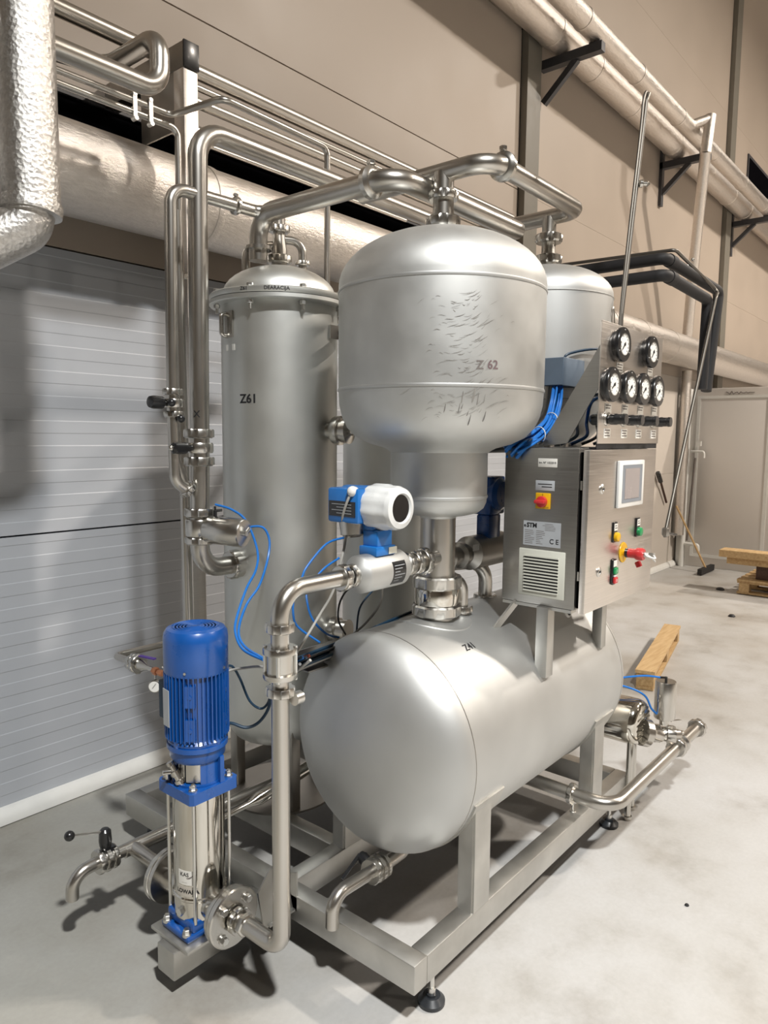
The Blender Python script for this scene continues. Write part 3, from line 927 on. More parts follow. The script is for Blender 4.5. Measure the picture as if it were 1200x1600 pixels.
part(pu, 'shaft_coupling', B().lathe([(.02, .625), (.034, .63), (.036, .66), (.036, .685), (.02, .695)], (PX, PY, 0), (0, 0, 1), 24), 'fitting')
part(pu, 'coupling_guard', curved_patch(PX, PY, .066, 222, .022, .632, .692), 'fitting')
part(pu, 'coupling_guard', curved_patch(PX, PY, .064, 180, .02, .632, .692), 'fitting')
# vent plug at an angle on the head
v0 = V(PX - .062, PY - .01, .617); vd = V(-.28, .35, .85).normalized()
part(pu, 'vent_valve', B().lathe([(.012, 0), (.012, .012), (.016, .013), (.016, .022), (.011, .024), (.011, .036), (.014, .038), (.014, .052), (.009, .055), (.009, .07), (.012, .072), (.011, .082), (0, .083)], v0, vd, 14).cyl(v0 + vd * .05, v0 + vd * .05 + V(-.03, .015, .002), .007, 10), 'fitting')
part(pu, 'vent_valve', B().lathe([(.009, 0), (.009, .02), (.012, .022), (.012, .03), (0, .03)], V(PX - .07, PY + .05, .615), (-.2, .1, 1), 12), 'fitting')
# motor
MR = .081
part(pu, 'motor_body', B().lathe([(.03, .735), (.085, .738), (.088, .752), (MR, .76), (MR, .965), (.06, .97)], (PX, PY, 0), (0, 0, 1), 48), 'blue')
b = B()
nf = 44
for k in range(nf):
    a = 2 * math.pi * k / nf
    dg = math.degrees(a) % 360
    if 158 < dg < 202 or 205 < dg < 228:   # terminal box side and eyelet pads
        if not (205 < dg < 228 and k % 2):
            pass
    ca, sa = math.cos(a), math.sin(a)
    p = V(PX + .086 * ca, PY + .086 * sa, 0)
    b.bar(p + V(0, 0, .762), p + V(0, 0, .958), .0036, .018, (ca, sa, 0))
part(pu, 'cooling_fins', b, 'blue', kind='stuff')
part(pu, 'fan_cover', B().lathe([(.093, .956), (.0945, .962), (.0945, 1.055), (.092, 1.072), (.084, 1.084), (.07, 1.089), (.066, 1.0865), (0, 1.088)], (PX, PY, 0), (0, 0, 1), 56), 'blue')
b = B()
for k in range(6):
    rr = .012 + k * .0095
    b.lathe([(rr, 1.0875), (rr + .003, 1.0895), (rr + .006, 1.0875)], (PX, PY, 0), (0, 0, 1), 40)
part(pu, 'fan_grille_rings', b, 'blue', kind='stuff')
for a in (215, 290, 150):
    p = V(PX + .094 * math.cos(math.radians(a)), PY + .094 * math.sin(math.radians(a)), .972)
    part(pu, 'cover_screw', B().cyl(p, p + V(math.cos(math.radians(a)), math.sin(math.radians(a)), 0) * .004, .004, 8), 'zinc')
for a in (222, 300):
    for z in (.80, .90):
        p = V(PX + .09 * math.cos(math.radians(a)), PY + .09 * math.sin(math.radians(a)), z)
        d = V(math.cos(math.radians(a)), math.sin(math.radians(a)), 0)
        part(pu, 'eyelet_pad', B().bar(p - d * .01 + V(0, 0, -.032), p - d * .01 + V(0, 0, .032), .03, .022, d).cyl(p, p + d * .004, .006, 10), 'blue')
part(pu, 'rating_plate', B().prism([(-.018, -.055), (.018, -.055), (.018, .055), (-.018, .055)], V(PX + .0965 * math.cos(math.radians(172)), PY + .0965 * math.sin(math.radians(172)), .86), (-math.sin(math.radians(172)), math.cos(math.radians(172)), 0), (0, 0, 1), .002), 'label_grey')
part(pu, 'terminal_box', B().box(PX - .045, PX + .045, PY + .088, PY + .135, .785, .905, .006), 'hose_dark')
for a in (190, 280, 10, 100):
    p = V(PX + .083 * math.cos(math.radians(a)), PY + .083 * math.sin(math.radians(a)), .752)
    part(pu, 'motor_flange_bolt', B().nut(p, (0, 0, 1), .009, .02), 'blue')
# pipe flanges of the pump
ZP = .238
for s, yf in ((-1, 1.632), (1, 1.918)):
    n0 = V(PX, PY + s * .06, ZP)
    fl = part(pu, 'port_flange', B().lathe([(.045, 0), (.045, abs(yf - PY) - .06 - .006), (.084, abs(yf - PY) - .06 - .006), (.086, abs(yf - PY) - .058), (.086, abs(yf - PY) - .06 + .008), (.03, abs(yf - PY) - .06 + .008)], n0, (0, s, 0), 48), 'fitting')
    part(fl, 'counter_flange', B().lathe([(.03, 0), (.082, 0), (.088, .003), (.088, .018), (.084, .021), (.03, .021)], (PX, yf + s * .0085, ZP), (0, s, 0), 48), 'fitting')
    for k in range(4):
        a = math.radians(45 + 90 * k)
        p = V(PX + .062 * math.cos(a), yf + s * .03, ZP + .062 * math.sin(a))
        part(fl, 'flange_bolt', B().cyl(p + V(0, s * .0, 0), p + V(0, s * .004, 0), .014, 14).nut(p + V(0, s * .009, 0), (0, 1, 0), .012, .012), 'zinc')
# triangular web bracket between flange and frame
part(sk, 'web_bracket', B().prism([(0, 0), (.12, 0), (.12, .10), (.06, .16), (0, .11)], (1.355, 1.60, .145), (1, 0, 0), (0, .25, .97), .006).box(1.37, 1.476, 1.585, 1.70, .15, .156).prism([(0, 0), (.10, 0), (.10, .09), (0, .13)], (1.476, 1.58, .15), (0, 1, 0), (0, 0, 1), .006), 'frame')

# ================================================================== DISCHARGE LINE WITH FLOW METER
DX, DY, DR = 1.252, 1.40, .0245
ZM = 1.246
dis = thing('discharge_pipe', 'polished upright pipe from the blue pump up to the flow meter', 'pipe', (DX, DY, .2))
part(dis, 'pipe', B().tube([(DX, 1.60, ZP), (DX, DY, ZP), (DX, DY, .985)], DR, .055, 28, 9), 'pipe')
coupling(dis, (DX, 1.585, ZP), (0, -1, 0), DR)
part(dis, 'hex_adapter', B().nut((DX, 1.556, ZP), (0, 1, 0), .034, .022, 6), 'fitting')
part(dis, 'valve_tag_disc', B().cyl((DX + .02, DY - .03, .955), (DX + .045, DY - .03, .955), .018, 20), 'zinc')
coupling(dis, (DX, DY, .975), (0, 0, 1), DR, k=1.1)
part(dis, 'pipe', B().cyl((DX, DY, .985), (DX, DY, 1.12), DR * .92, 24), 'pipe')
cv = part(dis, 'check_valve_body', B().lathe([(.02, 1.012), (.044, 1.012), (.046, 1.016), (.046, 1.026), (.036, 1.028), (.036, 1.078), (.046, 1.08), (.046, 1.092), (.044, 1.096), (.02, 1.096)], (DX, DY, 0), (0, 0, 1), 40), 'fitting')
for k in range(4):
    a = math.radians(40 + 90 * k)
    p = V(DX + .040 * math.cos(a), DY + .040 * math.sin(a), 0)
    part(cv, 'valve_bolt', B().cyl(p + V(0, 0, 1.008), p + V(0, 0, 1.1), .0055, 10), 'zinc')
coupling(dis, (DX, DY, 1.148), (0, 0, 1), DR, k=1.1)
part(dis, 'elbow', B().tube([(DX, DY, 1.10), (DX, DY, ZM), (1.50, DY, ZM)], DR, .075, 28, 9), 'pipe')

fm = thing('flow_meter', 'blue and white electronic flow meter in the pipe before the big vessel', 'flow meter', (1.65, DY, 1.19))
coupling(fm, (1.490, DY, ZM), (1, 0, 0), DR, k=1.1)
coupling(fm, (1.527, DY, ZM), (1, 0, 0), DR * .9, k=.9)
part(fm, 'measuring_tube', B().lathe([(.026, 1.52), (.03, 1.54), (.052, 1.553), (.057, 1.562), (.057, 1.738), (.052, 1.747), (.03, 1.76), (.026, 1.78)], (0, DY, ZM), (1, 0, 0), 48), 'blasted')
ra = curved = None
b = B(); vs = []
for i in range(9):
    a = math.radians(148 + 75 * i / 8)
    vs.append([b.bm.verts.new((x, DY + q * math.cos(a), ZM + q * math.sin(a))) for q, x in ((.0578, 1.655), (.0578, 1.715), (.0565, 1.715), (.0565, 1.655))])
for p, q in zip(vs, vs[1:]):
    for i in range(4):
        b.face([p[i], p[(i + 1) % 4], q[(i + 1) % 4], q[i]])
b.face(vs[0]); b.face(vs[-1][::-1])
rp = part(fm, 'rating_plate', b, 'black')
def on_meter(x, y):
    a = math.radians(186) - y / .0582
    return Vector((1.685 + x, DY + .0582 * math.cos(a), ZM + .0582 * math.sin(a)))
for k in range(6):
    b = B(); yy = .026 - k * .0095
    p = [on_meter(-.024, yy), on_meter(.024 - .012 * (k % 3), yy), on_meter(.024 - .012 * (k % 3), yy - .002), on_meter(-.024, yy - .002)]
    b.face([b.bm.verts.new(q) for q in p])
    part(rp, 'print_line', b, 'label_grey')
coupling(fm, (1.79, DY, ZM), (1, 0, 0), DR, k=1.1)
coupling(fm, (1.832, DY, ZM), (1, 0, 0), DR, k=1.1)
part(fm, 'outlet_pipe', B().cyl((1.76, DY, ZM), (1.96, DY + .01, ZM), DR, 24), 'pipe')
coupling(fm, (1.875, DY, ZM), (1, 0, 0), DR * 1.15, k=1.0)
part(fm, 'neck_block', B().box(1.60, 1.69, 1.365, 1.435, 1.296, 1.325, .004).box(1.61, 1.68, 1.37, 1.43, 1.32, 1.372, .006), 'meter_blue')
tg = part(fm, 'neck_label', B().box(1.655, 1.692, 1.3625, 1.366, 1.300, 1.320), 'plastic_white')
HX, HZ = 1.65, 1.441
part(fm, 'neck_cap', B().lathe([(.02, 0), (.04, .01), (.042, .05), (.038, .055), (0, .056)], (1.615, 1.47, 1.345), (0, .1, 1), 20), 'fitting')
hs = part(fm, 'housing', B().lathe([(.0, 1.545), (.05, 1.545), (.056, 1.54), (.060, 1.53), (.062, 1.44), (.064, 1.42)], (HX, 0, HZ), (0, 1, 0), 40).box(HX - .078, HX - .02, 1.415, 1.54, HZ - .05, HZ + .055, .008).box(HX - .035, HX + .035, 1.39, 1.46, HZ - .085, HZ - .03, .006), 'meter_blue')
part(hs, 'data_plate', B().box(HX - .0795, HX - .0775, 1.425, 1.532, HZ - .03, HZ + .016), 'black')
for k in range(4):
    part(hs, 'print_line', B().box(HX - .0802, HX - .0796, 1.44, 1.52 - .02 * (k % 2), HZ + .006 - k * .009, HZ + .0075 - k * .009), 'label_grey')
part(fm, 'display_cover', B().lathe([(.062, 1.425), (.068, 1.42), (.0695, 1.41), (.0695, 1.365), (.066, 1.358), (.066, 1.330), (.0645, 1.326), (.06, 1.314), (.045, 1.310), (.040, 1.318), (.0, 1.318)][::1], (HX, 0, HZ), (0, 1, 0), 64, slots=10, slot_depth=.965, slot_w=.4), 'meter_white')
part(fm, 'display_window', B().lathe([(0, 1.3165), (.0415, 1.3165), (.0415, 1.3185), (0, 1.3185)], (HX, 0, HZ), (0, 1, 0), 40), 'lens')
gl = V(HX - .065, 1.44, HZ + .045)
part(fm, 'cable_gland', B().lathe([(.012, -.01), (.016, 0), (.016, .014), (.012, .022), (.006, .026), (0, .026)], gl, (-1, -.1, .25), 14), 'plastic_bright')

# ================================================================== SMALL VALVES
def butterfly(t, c, axis, r):
    c = V(c); ax = V(axis).normalized()
    part(t, 'valve_body', B().lathe([(r, -r * 1.35), (r * 1.55, -r * 1.35), (r * 1.65, -r * 1.2), (r * 1.65, -r * .75), (r * 1.4, -r * .7), (r * 1.4, -r * .3), (r * 1.7, -r * .25), (r * 1.7, r * .25), (r * 1.4, r * .3), (r * 1.4, r * .7), (r * 1.65, r * .75), (r * 1.65, r * 1.2), (r * 1.55, r * 1.35), (r, r * 1.35)], c, ax, 40, slots=8, slot_depth=.95), 'fitting')

lv = thing('drain_valve', 'small hand valve with black ball lever and down-turned spout left of the pump', 'valve', (1.14, 2.15, .17))
part(lv, 'suction_pipe', B().tube([(PX, 1.90, ZP), (PX, 2.15, ZP + .006), (PX, 2.154, ZP + .006)], .024, 0, 22), 'pipe')
part(lv, 'suction_pipe', B().tube([(1.215, 2.15, .246), (PX + .02, 2.15, .246), (1.90, 2.10, .27)], .0235, .02, 22), 'pipe')
part(lv, 'branch_pipe', B().cyl((PX + .01, 2.15, .248), (1.17, 2.15, .25), .0205, 20), 'pipe')
butterfly(lv, (1.150, 2.15, .25), (1, 0, 0), .0245)
part(lv, 'spout', B().tube([(1.13, 2.15, .25), (1.035, 2.15, .246), (1.035, 2.155, .165)], .0205, .055, 22, 9), 'pipe')
hd = part(lv, 'lever_hub', B().lathe([(.012, 0), (.019, .012), (.021, .03), (.019, .062), (.012, .07), (0, .071)], (1.150, 2.15, .285), (0, 0, 1), 18).box(1.142, 1.176, 2.13, 2.17, .278, .292), 'black')
part(hd, 'lever_rod', B().cyl((1.148, 2.15, .345), (1.045, 2.16, .372), .0042, 8), 'zinc')
part(hd, 'lever_ball', B().ball((1.036, 2.161, .375), .0165), 'black')

dv = thing('drain_valve', 'small hand valve with bent spout under the near end of the tank', 'valve', (1.64, 1.40, .2))
part(dv, 'nozzle_pipe', B().tube([(1.83, 1.41, .335), (1.80, 1.405, .275), (1.66, 1.40, .278)], .021, .03, 22), 'pipe')
butterfly(dv, (1.655, 1.40, .283), (-1, 0, .06), .0245)
part(dv, 'spout', B().tube([(1.65, 1.40, .283), (1.455, 1.40, .293), (1.452, 1.40, .195)], .0205, .05, 22, 9), 'pipe')
part(dv, 'lever_hub', B().lathe([(.012, 0), (.02, .01), (.02, .03), (.014, .045), (0, .045)], (1.655, 1.43, .285), (0, 1, .4), 16).bar((1.652, 1.47, .305), (1.575, 1.475, .255), .012, .004), 'black')

# thin sampling pipe behind the pump
tp = thing('sampling_pipe', 'thin bent pipe with a small dial gauge behind the blue motor', 'pipe', (1.40, 2.42, .74))
part(tp, 'pipe', B().tube([(1.80, 2.42, .835), (1.352, 2.42, .838), (1.352, 2.30, .842), (1.352, 2.27, .843)], .0125, .03, 16), 'pipe')
coupling(tp, (1.352, 2.29, .842), (0, 1, 0), .019, k=1.2)
coupling(tp, (1.352, 2.262, .842), (0, 1, 0), .022, k=1.0)
part(tp, 'reducer', B().lathe([(.02, 0), (.018, .02), (.008, .05), (.008, .10), (0, .10)], (1.352, 2.25, .842), (0, -1, 0), 16), 'fitting')
part(tp, 'copper_fitting', B().nut((1.352, 2.15, .84), (0, 1, 0), .014, .025).nut((1.352, 2.12, .84), (0, 1, 0), .011, .03), 'copper')
part(tp, 'violet_lever', B().bar((1.352, 2.27, .872), (1.37, 2.18, .872), .012, .005), 'purple')
g = part(tp, 'dial_gauge', B().lathe([(0, 0), (.021, 0), (.022, .003), (.022, .014), (.019, .016), (0, .016)], (1.352, 2.15, .79), (-.75, -.6, 0), 28), 'fitting')
part(g, 'dial_face', B().lathe([(0, .0161), (.0185, .0161), (.0185, .0172), (0, .0172)], (1.352, 2.15, .79), (-.75, -.6, 0), 28), 'dial')
part(g, 'needle', B().bar(V(1.352, 2.15, .79) + V(-.75, -.6, 0).normalized() * .018 + V(-.004, .005, -.006), V(1.352, 2.15, .79) + V(-.75, -.6, 0).normalized() * .018 + V(.004, -.005, .011), .002, .001), 'ink')
part(tp, 'gauge_stem', B().cyl((1.352, 2.15, .80), (1.352, 2.15, .84), .005, 8), 'fitting')

# low bent pipe crossing under the column
lp = thing('cone_reducer_pipe', 'shiny tapered pipe lying low between the pump and the column legs', 'pipe', (1.75, 2.05, .25))
part(lp, 'pipe', B().tube([(1.58, 2.05, .262), (1.72, 2.03, .285), (2.3, 1.95, .42)], lambda t: .010 if t < .3 else .026, 0, 20, path=[V(1.55, 2.06, .255), V(1.66, 2.04, .272), V(1.70, 2.032, .282), V(1.86, 2.005, .32), V(2.3, 1.94, .42)]), 'mirror')

# ================================================================== CONTROL CABINET
KX0, KX1, KY0, KY1, KZ0, KZ1 = 2.205, 2.807, .985, 1.295, 1.078, 1.618
cab = thing('control_cabinet', 'brushed steel control cabinet carried on posts over the tank', 'cabinet', (2.5, 1.14, .85))
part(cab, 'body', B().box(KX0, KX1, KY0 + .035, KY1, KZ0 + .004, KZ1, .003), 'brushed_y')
part(cab, 'gasket', B().box(KX0 + .012, KX1 - .012, KY0 + .022, KY0 + .036, KZ0 + .012, KZ1 - .012), 'dark_gap')
dr = part(cab, 'door', B().box(KX0 + .002, KX1, KY0, KY0 + .022, KZ0 - .004, KZ1 - .004, .003), 'brushed_x')
for z in (1.483, 1.203):
    lk = part(dr, 'door_lock', B().lathe([(0, 0), (.017, 0), (.017, .004), (.013, .007), (.009, .007), (.009, .005), (0, .005)], (2.308, KY0 + .0005, z), (0, -1, 0), 24), 'zinc')
    part(lk, 'key_slot', B().box(2.303, 2.313, KY0 - .0068, KY0 - .0046, z - .003, z + .003), 'ink')
for z in (KZ0 + .12, KZ1 - .12):
    part(cab, 'hinge_pin', B().cyl((KX0 + .008, KY0 + .028, z - .015), (KX0 + .008, KY0 + .028, z + .015), .004, 8), 'zinc')
# operator screen
hm = part(dr, 'operator_panel', B().box(2.428, 2.660, KY0 - .012, KY0, 1.41, 1.575, .004), 'plastic_bright')
part(hm, 'bezel', B().box(2.455, 2.635, KY0 - .0135, KY0 - .012, 1.427, 1.560), 'plastic_grey')
part(hm, 'screen', B().box(2.474, 2.608, KY0 - .0145, KY0 - .0134, 1.440, 1.547), 'screen')
def button(x, z, colr, lens_r=.013, label_z=None):
    h = part(dr, 'push_button', B().box(x - .017, x + .017, KY0 - .006, KY0, z - .02, z + .052, .003), 'black')
    part(h, 'button_cap', B().lathe([(0, 0), (lens_r, 0), (lens_r + .001, .004), (lens_r, .012), (lens_r - .003, .014), (0, .014)], (x, KY0 - .006, z), (0, -1, 0), 24), colr)
    part(h, 'button_label', B().box(x - .013, x + .013, KY0 - .0075, KY0 - .0058, z + .022, z + .046), 'label')
    for k in range(2):
        part(h, 'print_line', B().box(x - .009, x + .009 - .004 * k, KY0 - .0080, KY0 - .0076, z + .030 + k * .008, z + .0325 + k * .008), 'ink')
    return h
button(2.428, 1.311, 'yellow', .016)
button(2.640, 1.31, 'green', .016)
h = part(dr, 'double_push_button', B().box(2.413, 2.449, KY0 - .008, KY0, 1.142, 1.232, .006), 'black')
part(h, 'button_label', B().box(2.418, 2.444, KY0 - .0095, KY0 - .0078, 1.206, 1.228), 'label')
part(h, 'button_cap', B().box(2.417, 2.445, KY0 - .016, KY0 - .007, 1.180, 1.203, .003), 'green')
part(h, 'pilot_lens', B().box(2.420, 2.442, KY0 - .013, KY0 - .007, 1.170, 1.179, .002), 'plastic_bright')
part(h, 'button_cap', B().box(2.417, 2.445, KY0 - .016, KY0 - .007, 1.147, 1.169, .003), 'red')
lettering(h, 'I', .014, on_plane((2.431, KY0 - .0165, 1.1915), (1, 0, 0), (0, 0, 1)), 'plastic_bright', .0003)
lettering(h, 'O', .012, on_plane((2.431, KY0 - .0165, 1.158), (1, 0, 0), (0, 0, 1)), 'plastic_bright', .0003)
es = part(dr, 'emergency_stop_plate', B().lathe([(0, 0), (.036, 0), (.037, .002), (.036, .004), (.012, .004), (.012, .012), (.016, .013), (.016, .022), (0, .022)], (2.515, KY0 + .0005, 1.246), (0, -1, 0), 32), 'yellow')
part(es, 'stop_collar', B().cyl((2.515, KY0 - .012, 1.246), (2.515, KY0 - .022, 1.246), .0175, 20), 'black')
part(es, 'stop_mushroom', B().lathe([(.012, .018), (.017, .022), (.017, .045), (.022, .052), (.0225, .068), (.020, .076), (0, .078)], (2.515, KY0, 1.246), (0, -1, 0), 28), 'red')
ky = V(2.515, KY0 - .078, 1.246)
part(es, 'stop_key', B().cyl(ky + V(0, .004, 0), ky + V(0, -.016, 0), .010, 14).box(ky.x - .0015, ky.x + .0015, ky.y - .038, ky.y - .012, ky.z - .009, ky.z + .009), 'zinc')
part(es, 'key_tag', B().tube(None, .003, seg=8, path=smooth_path([ky + V(0, -.032, 0), ky + V(-.02, -.045, -.006), ky + V(-.055, -.03, .004), ky + V(-.05, -.02, .012), ky + V(-.02, -.03, -.004), ky + V(0, -.035, -.016), ky + V(.012, -.034, -.022)])), 'plastic_bright')
part(es, 'spare_cap', B().lathe([(.008, 0), (.011, .004), (.011, .02), (0, .022)], (2.538, KY0 - .045, 1.215), (0, -.5, -1), 16), 'red')
# near side of the cabinet
XS = KX0
sg = part(cab, 'fan_grille', B().box(XS - .007, XS + .0005, 1.055, 1.227, 1.111, 1.273, .003), 'plastic_white')
part(sg, 'grille_recess', B().box(XS - .0075, XS - .0065, 1.078, 1.205, 1.127, 1.2515), 'ink')
for k in range(12):
    z = 1.1265 + k * .0109
    b = B().prism([(0, 0), (.0, .0046), (-.004, .0062), (-.0042, .0012)], (XS - .0068, 1.2055, z), (1, 0, 0), (0, 0, 1), .128)
    part(sg, 'slat', b, 'plastic_white')
mp = part(cab, 'maker_plate', B().box(XS - .0015, XS + .0005, 1.076, 1.215, 1.285, 1.369), 'label_grey')
def sp(y, z, d=.002): return on_plane((XS - d, y, z), (0, -1, 0), (0, 0, 1))
lettering(mp, 'STM', .021, sp(1.183, 1.354), 'ink', .0009)
lettering(mp, 'e', .017, sp(1.209, 1.353), 'ink', .0004)
lettering(mp, 'C E', .023, sp(1.099, 1.304), 'ink', .0003)
rs = random.Random(5)
for k in range(8):
    part(mp, 'print_line', B().box(XS - .0018, XS - .0014, 1.207 - rs.uniform(.02, .035), 1.209, 1.336 - k * .0062, 1.3375 - k * .0062), 'ink_grey')
    part(mp, 'print_line', B().box(XS - .0018, XS - .0014, 1.166 - rs.uniform(.012, .034), 1.166, 1.336 - k * .0062, 1.3375 - k * .0062), 'ink_grey')
for k in range(5):
    part(mp, 'print_line', B().box(XS - .0018, XS - .0014, 1.104 - rs.uniform(.0, .012), 1.132 + rs.uniform(0, .012), 1.3615 - k * .0052, 1.3627 - k * .0052), 'ink_grey')
sw = part(cab, 'main_switch', B().box(XS - .006, XS + .0005, 1.116, 1.171, 1.413, 1.467, .003), 'yellow')
part(sw, 'switch_knob', B().lathe([(.018, 0), (.019, .004), (.019, .012), (.016, .014), (0, .014)], (XS - .006, 1.1435, 1.438), (-1, 0, 0), 28).box(XS - .034, XS - .016, 1.124, 1.163, 1.432, 1.445, .004), 'red')
lettering(sw, 'I', .009, sp(1.1435, 1.461, .0068), 'ink', .0003)
lettering(sw, 'OFF', .006, sp(1.126, 1.418, .0068), 'ink')
lb = part(cab, 'number_label', B().box(XS - .0015, XS + .0005, 1.097, 1.167, 1.554, 1.583, .0006), 'label')
lettering(lb, 'Inv. N° 1022010', .0095, sp(1.132, 1.5685), 'ink', .0002)
lb = part(cab, 'switch_label', B().box(XS - .0015, XS + .0005, 1.104, 1.174, 1.475, 1.509, .0006), 'label_grey')
for k in range(2):
    part(lb, 'print_line', B().box(XS - .0018, XS - .0014, 1.113, 1.165 - .014 * (1 - k), 1.486 + .009 * k, 1.489 + .009 * k), 'ink')
# posts and struts to the tank
part(cab, 'support_post', B().box(2.19, 2.24, 1.105, 1.15, .835, KZ0 + .002, .003), 'frame')
part(cab, 'support_post', B().box(2.655, 2.70, 1.11, 1.15, .835, KZ0 + .002, .003), 'frame')
part(cab, 'support_strut', B().bar((2.215, 1.24, 1.079), (2.15, 1.285, .985), .028, .008, (0, 1, 0)), 'frame')
part(cab, 'base_rail', B().box(2.205, 2.245, 1.03, 1.29, 1.070, 1.081), 'frame')
part(cab, 'base_rail', B().box(2.655, 2.70, 1.03, 1.29, 1.070, 1.081), 'frame')
part(cab, 'looped_cable', B().tube(None, .005, seg=8, path=smooth_path([(2.32, 1.12, 1.08), (2.33, 1.11, 1.04), (2.36, 1.11, 1.02), (2.40, 1.12, 1.04), (2.41, 1.13, 1.08)])), 'hose_grey')

# ================================================================== GAUGE PANEL
gp = thing('gauge_panel', 'upright steel panel of six round black gauges on the control cabinet', 'panel', (2.56, 1.0, 1.62))
GY = .995
part(gp, 'face_plate', B().box(2.283, 2.848, GY, GY + .004, 1.634, 2.034, .001), 'brushed_x')
part(gp, 'foot_flange', B().box(2.283, 2.84, GY + .004, GY + .03, 1.616, 1.622).box(2.283, 2.84, GY + .003, GY + .006, 1.616, 1.636), 'ink')
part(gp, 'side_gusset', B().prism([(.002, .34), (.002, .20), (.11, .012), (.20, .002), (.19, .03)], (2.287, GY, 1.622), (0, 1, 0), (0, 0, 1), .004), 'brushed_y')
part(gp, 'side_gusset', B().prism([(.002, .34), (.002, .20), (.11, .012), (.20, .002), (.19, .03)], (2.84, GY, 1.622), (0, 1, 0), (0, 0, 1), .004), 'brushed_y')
rs = random.Random(11)
for gx, gz, ang in ((2.410, 1.966, 215), (2.682, 1.966, 222), (2.338, 1.829, 205), (2.485, 1.829, 212), (2.616, 1.829, 208), (2.758, 1.829, 214)):
    g = part(gp, 'pressure_gauge', B().lathe([(.050, -.002), (.050, .010), (.0565, .011), (.0575, .014), (.0575, .024), (.0555, .0275), (.036, .028), (.035, .0262), (0, .0262)], (gx, GY, gz), (0, -1, 0), 44), 'black')
    part(g, 'bezel_ring', B().lathe([(.0345, .0263), (.0350, .0292), (.0362, .0292), (.0368, .0279), (.0345, .0263)], (gx, GY, gz), (0, -1, 0), 44, caps=False), 'zinc')
    part(g, 'dial_face', B().lathe([(0, .0263), (.0345, .0263), (.0345, .0270), (0, .0270)], (gx, GY, gz), (0, -1, 0), 40), 'dial')
    b = B()
    for k in range(11):
        a = math.radians(225 - 27 * k)
        d = V(math.cos(a), 0, math.sin(a))
        b.bar(V(gx, GY - .0274, gz) + d * .0265, V(gx, GY - .0274, gz) + d * .0315, .0018, .0008, (0, 1, 0))
    part(g, 'scale_marks', b, 'ink', kind='stuff')
    a = math.radians(ang + 10)
    d = V(math.cos(a), 0, math.sin(a))
    part(g, 'needle', B().bar(V(gx, GY - .028, gz) - d * .010, V(gx, GY - .028, gz) + d * .024, .0044, .0010, (0, 1, 0)).cyl((gx, GY - .027, gz), (gx, GY - .030, gz), .005, 10), 'ink')
    for k in range(3):
        a = math.radians(90 + 120 * k)
        part(g, 'gauge_screw', B().cyl((gx + .048 * math.cos(a), GY - .024, gz + .048 * math.sin(a)), (gx + .048 * math.cos(a), GY - .0285, gz + .048 * math.sin(a)), .003, 8), 'zinc')
for i, rx in enumerate((2.345, 2.490, 2.632, 2.776)):
    k = part(gp, 'regulator_knob', B().lathe([(.012, 0), (.012, .012), (.0165, .013), (.0185, .02), (.0185, .038), (.017, .041), (.017, .058), (.0185, .06), (.0175, .07), (0, .071)], (rx, GY, 1.715), (0, -1, 0), 24), 'black')
    part(k, 'lock_ring', B().lathe([(.017, 0), (.0235, .001), (.0235, .009), (.017, .010)], (rx, GY, 1.715), (0, -1, 0), 28), 'zinc')
for lx, lz, n in ((2.440, 1.893, 3), (2.727, 1.899, 2), (2.356, 1.752, 2), (2.503, 1.754, 2), (2.648, 1.755, 2), (2.790, 1.756, 2), (2.356, 1.669, 3), (2.504, 1.669, 3), (2.640, 1.669, 3), (2.792, 1.669, 3)):
    lb = part(gp, 'gauge_label', B().box(lx - .027, lx + .027, GY - .0012, GY + .0004, lz - .016, lz + .016), 'label')
    for k in range(n):
        part(lb, 'print_line', B().box(lx - .021, lx + .021 - .006 * (k % 2), GY - .0016, GY - .0011, lz + .010 - k * .009 - .002, lz + .010 - k * .009 + .0018), 'ink_grey')
# hoses and regulators behind the panel
for i, (hx, c) in enumerate(((2.36, 'hose_dark'), (2.44, 'hose_blue'), (2.53, 'black'), (2.63, 'hose_dark'))):
    p = smooth_path([(hx, 1.03, 1.80), (hx - .02, 1.08, 1.78), (hx + .03, 1.12, 1.71), (hx - .01, 1.10, 1.66), (hx - .05, 1.14, 1.63)])
    part(gp, 'air_hose', B().tube(None, .006, seg=8, path=p), c)
for rx in (2.345, 2.490, 2.632, 2.776):
    part(gp, 'regulator_body', B().lathe([(.014, 0), (.02, .005), (.02, .04), (.012, .05), (0, .05)], (rx, GY + .006, 1.715), (0, 1, 0), 20), 'black')

# ================================================================== JUNCTION BOX AND BLUE BUNDLE
jb = thing('junction_box', 'small blue-grey junction box behind the gauge panel gusset', 'box', (2.53, 1.28, 1.84))
part(jb, 'box_body', B().box(2.45, 2.625, 1.207, 1.287, 1.842, 1.944, .003), 'box_grey')
part(jb, 'box_lid', B().box(2.4475, 2.4505, 1.210, 1.284, 1.845, 1.941), 'box_grey')
part(jb, 'mounting_stand', B().box(2.47, 2.50, 1.26, 1.285, 1.618, 1.843).box(2.60, 2.62, 1.26, 1.285, 1.618, 1.843), 'dark_steel')
part(jb, 'cable', B().tube(None, .005, seg=8, path=smooth_path([(2.54, 1.25, 1.944), (2.55, 1.24, 1.965), (2.62, 1.19, 1.985), (2.70, 1.14, 1.99), (2.76, 1.05, 1.985)])), 'hose_dark')
bt = thing('hose_bundle', 'bundle of bright blue air hoses curving down onto the cabinet top', 'hoses', (2.36, 1.22, 1.62))
rs = random.Random(2)
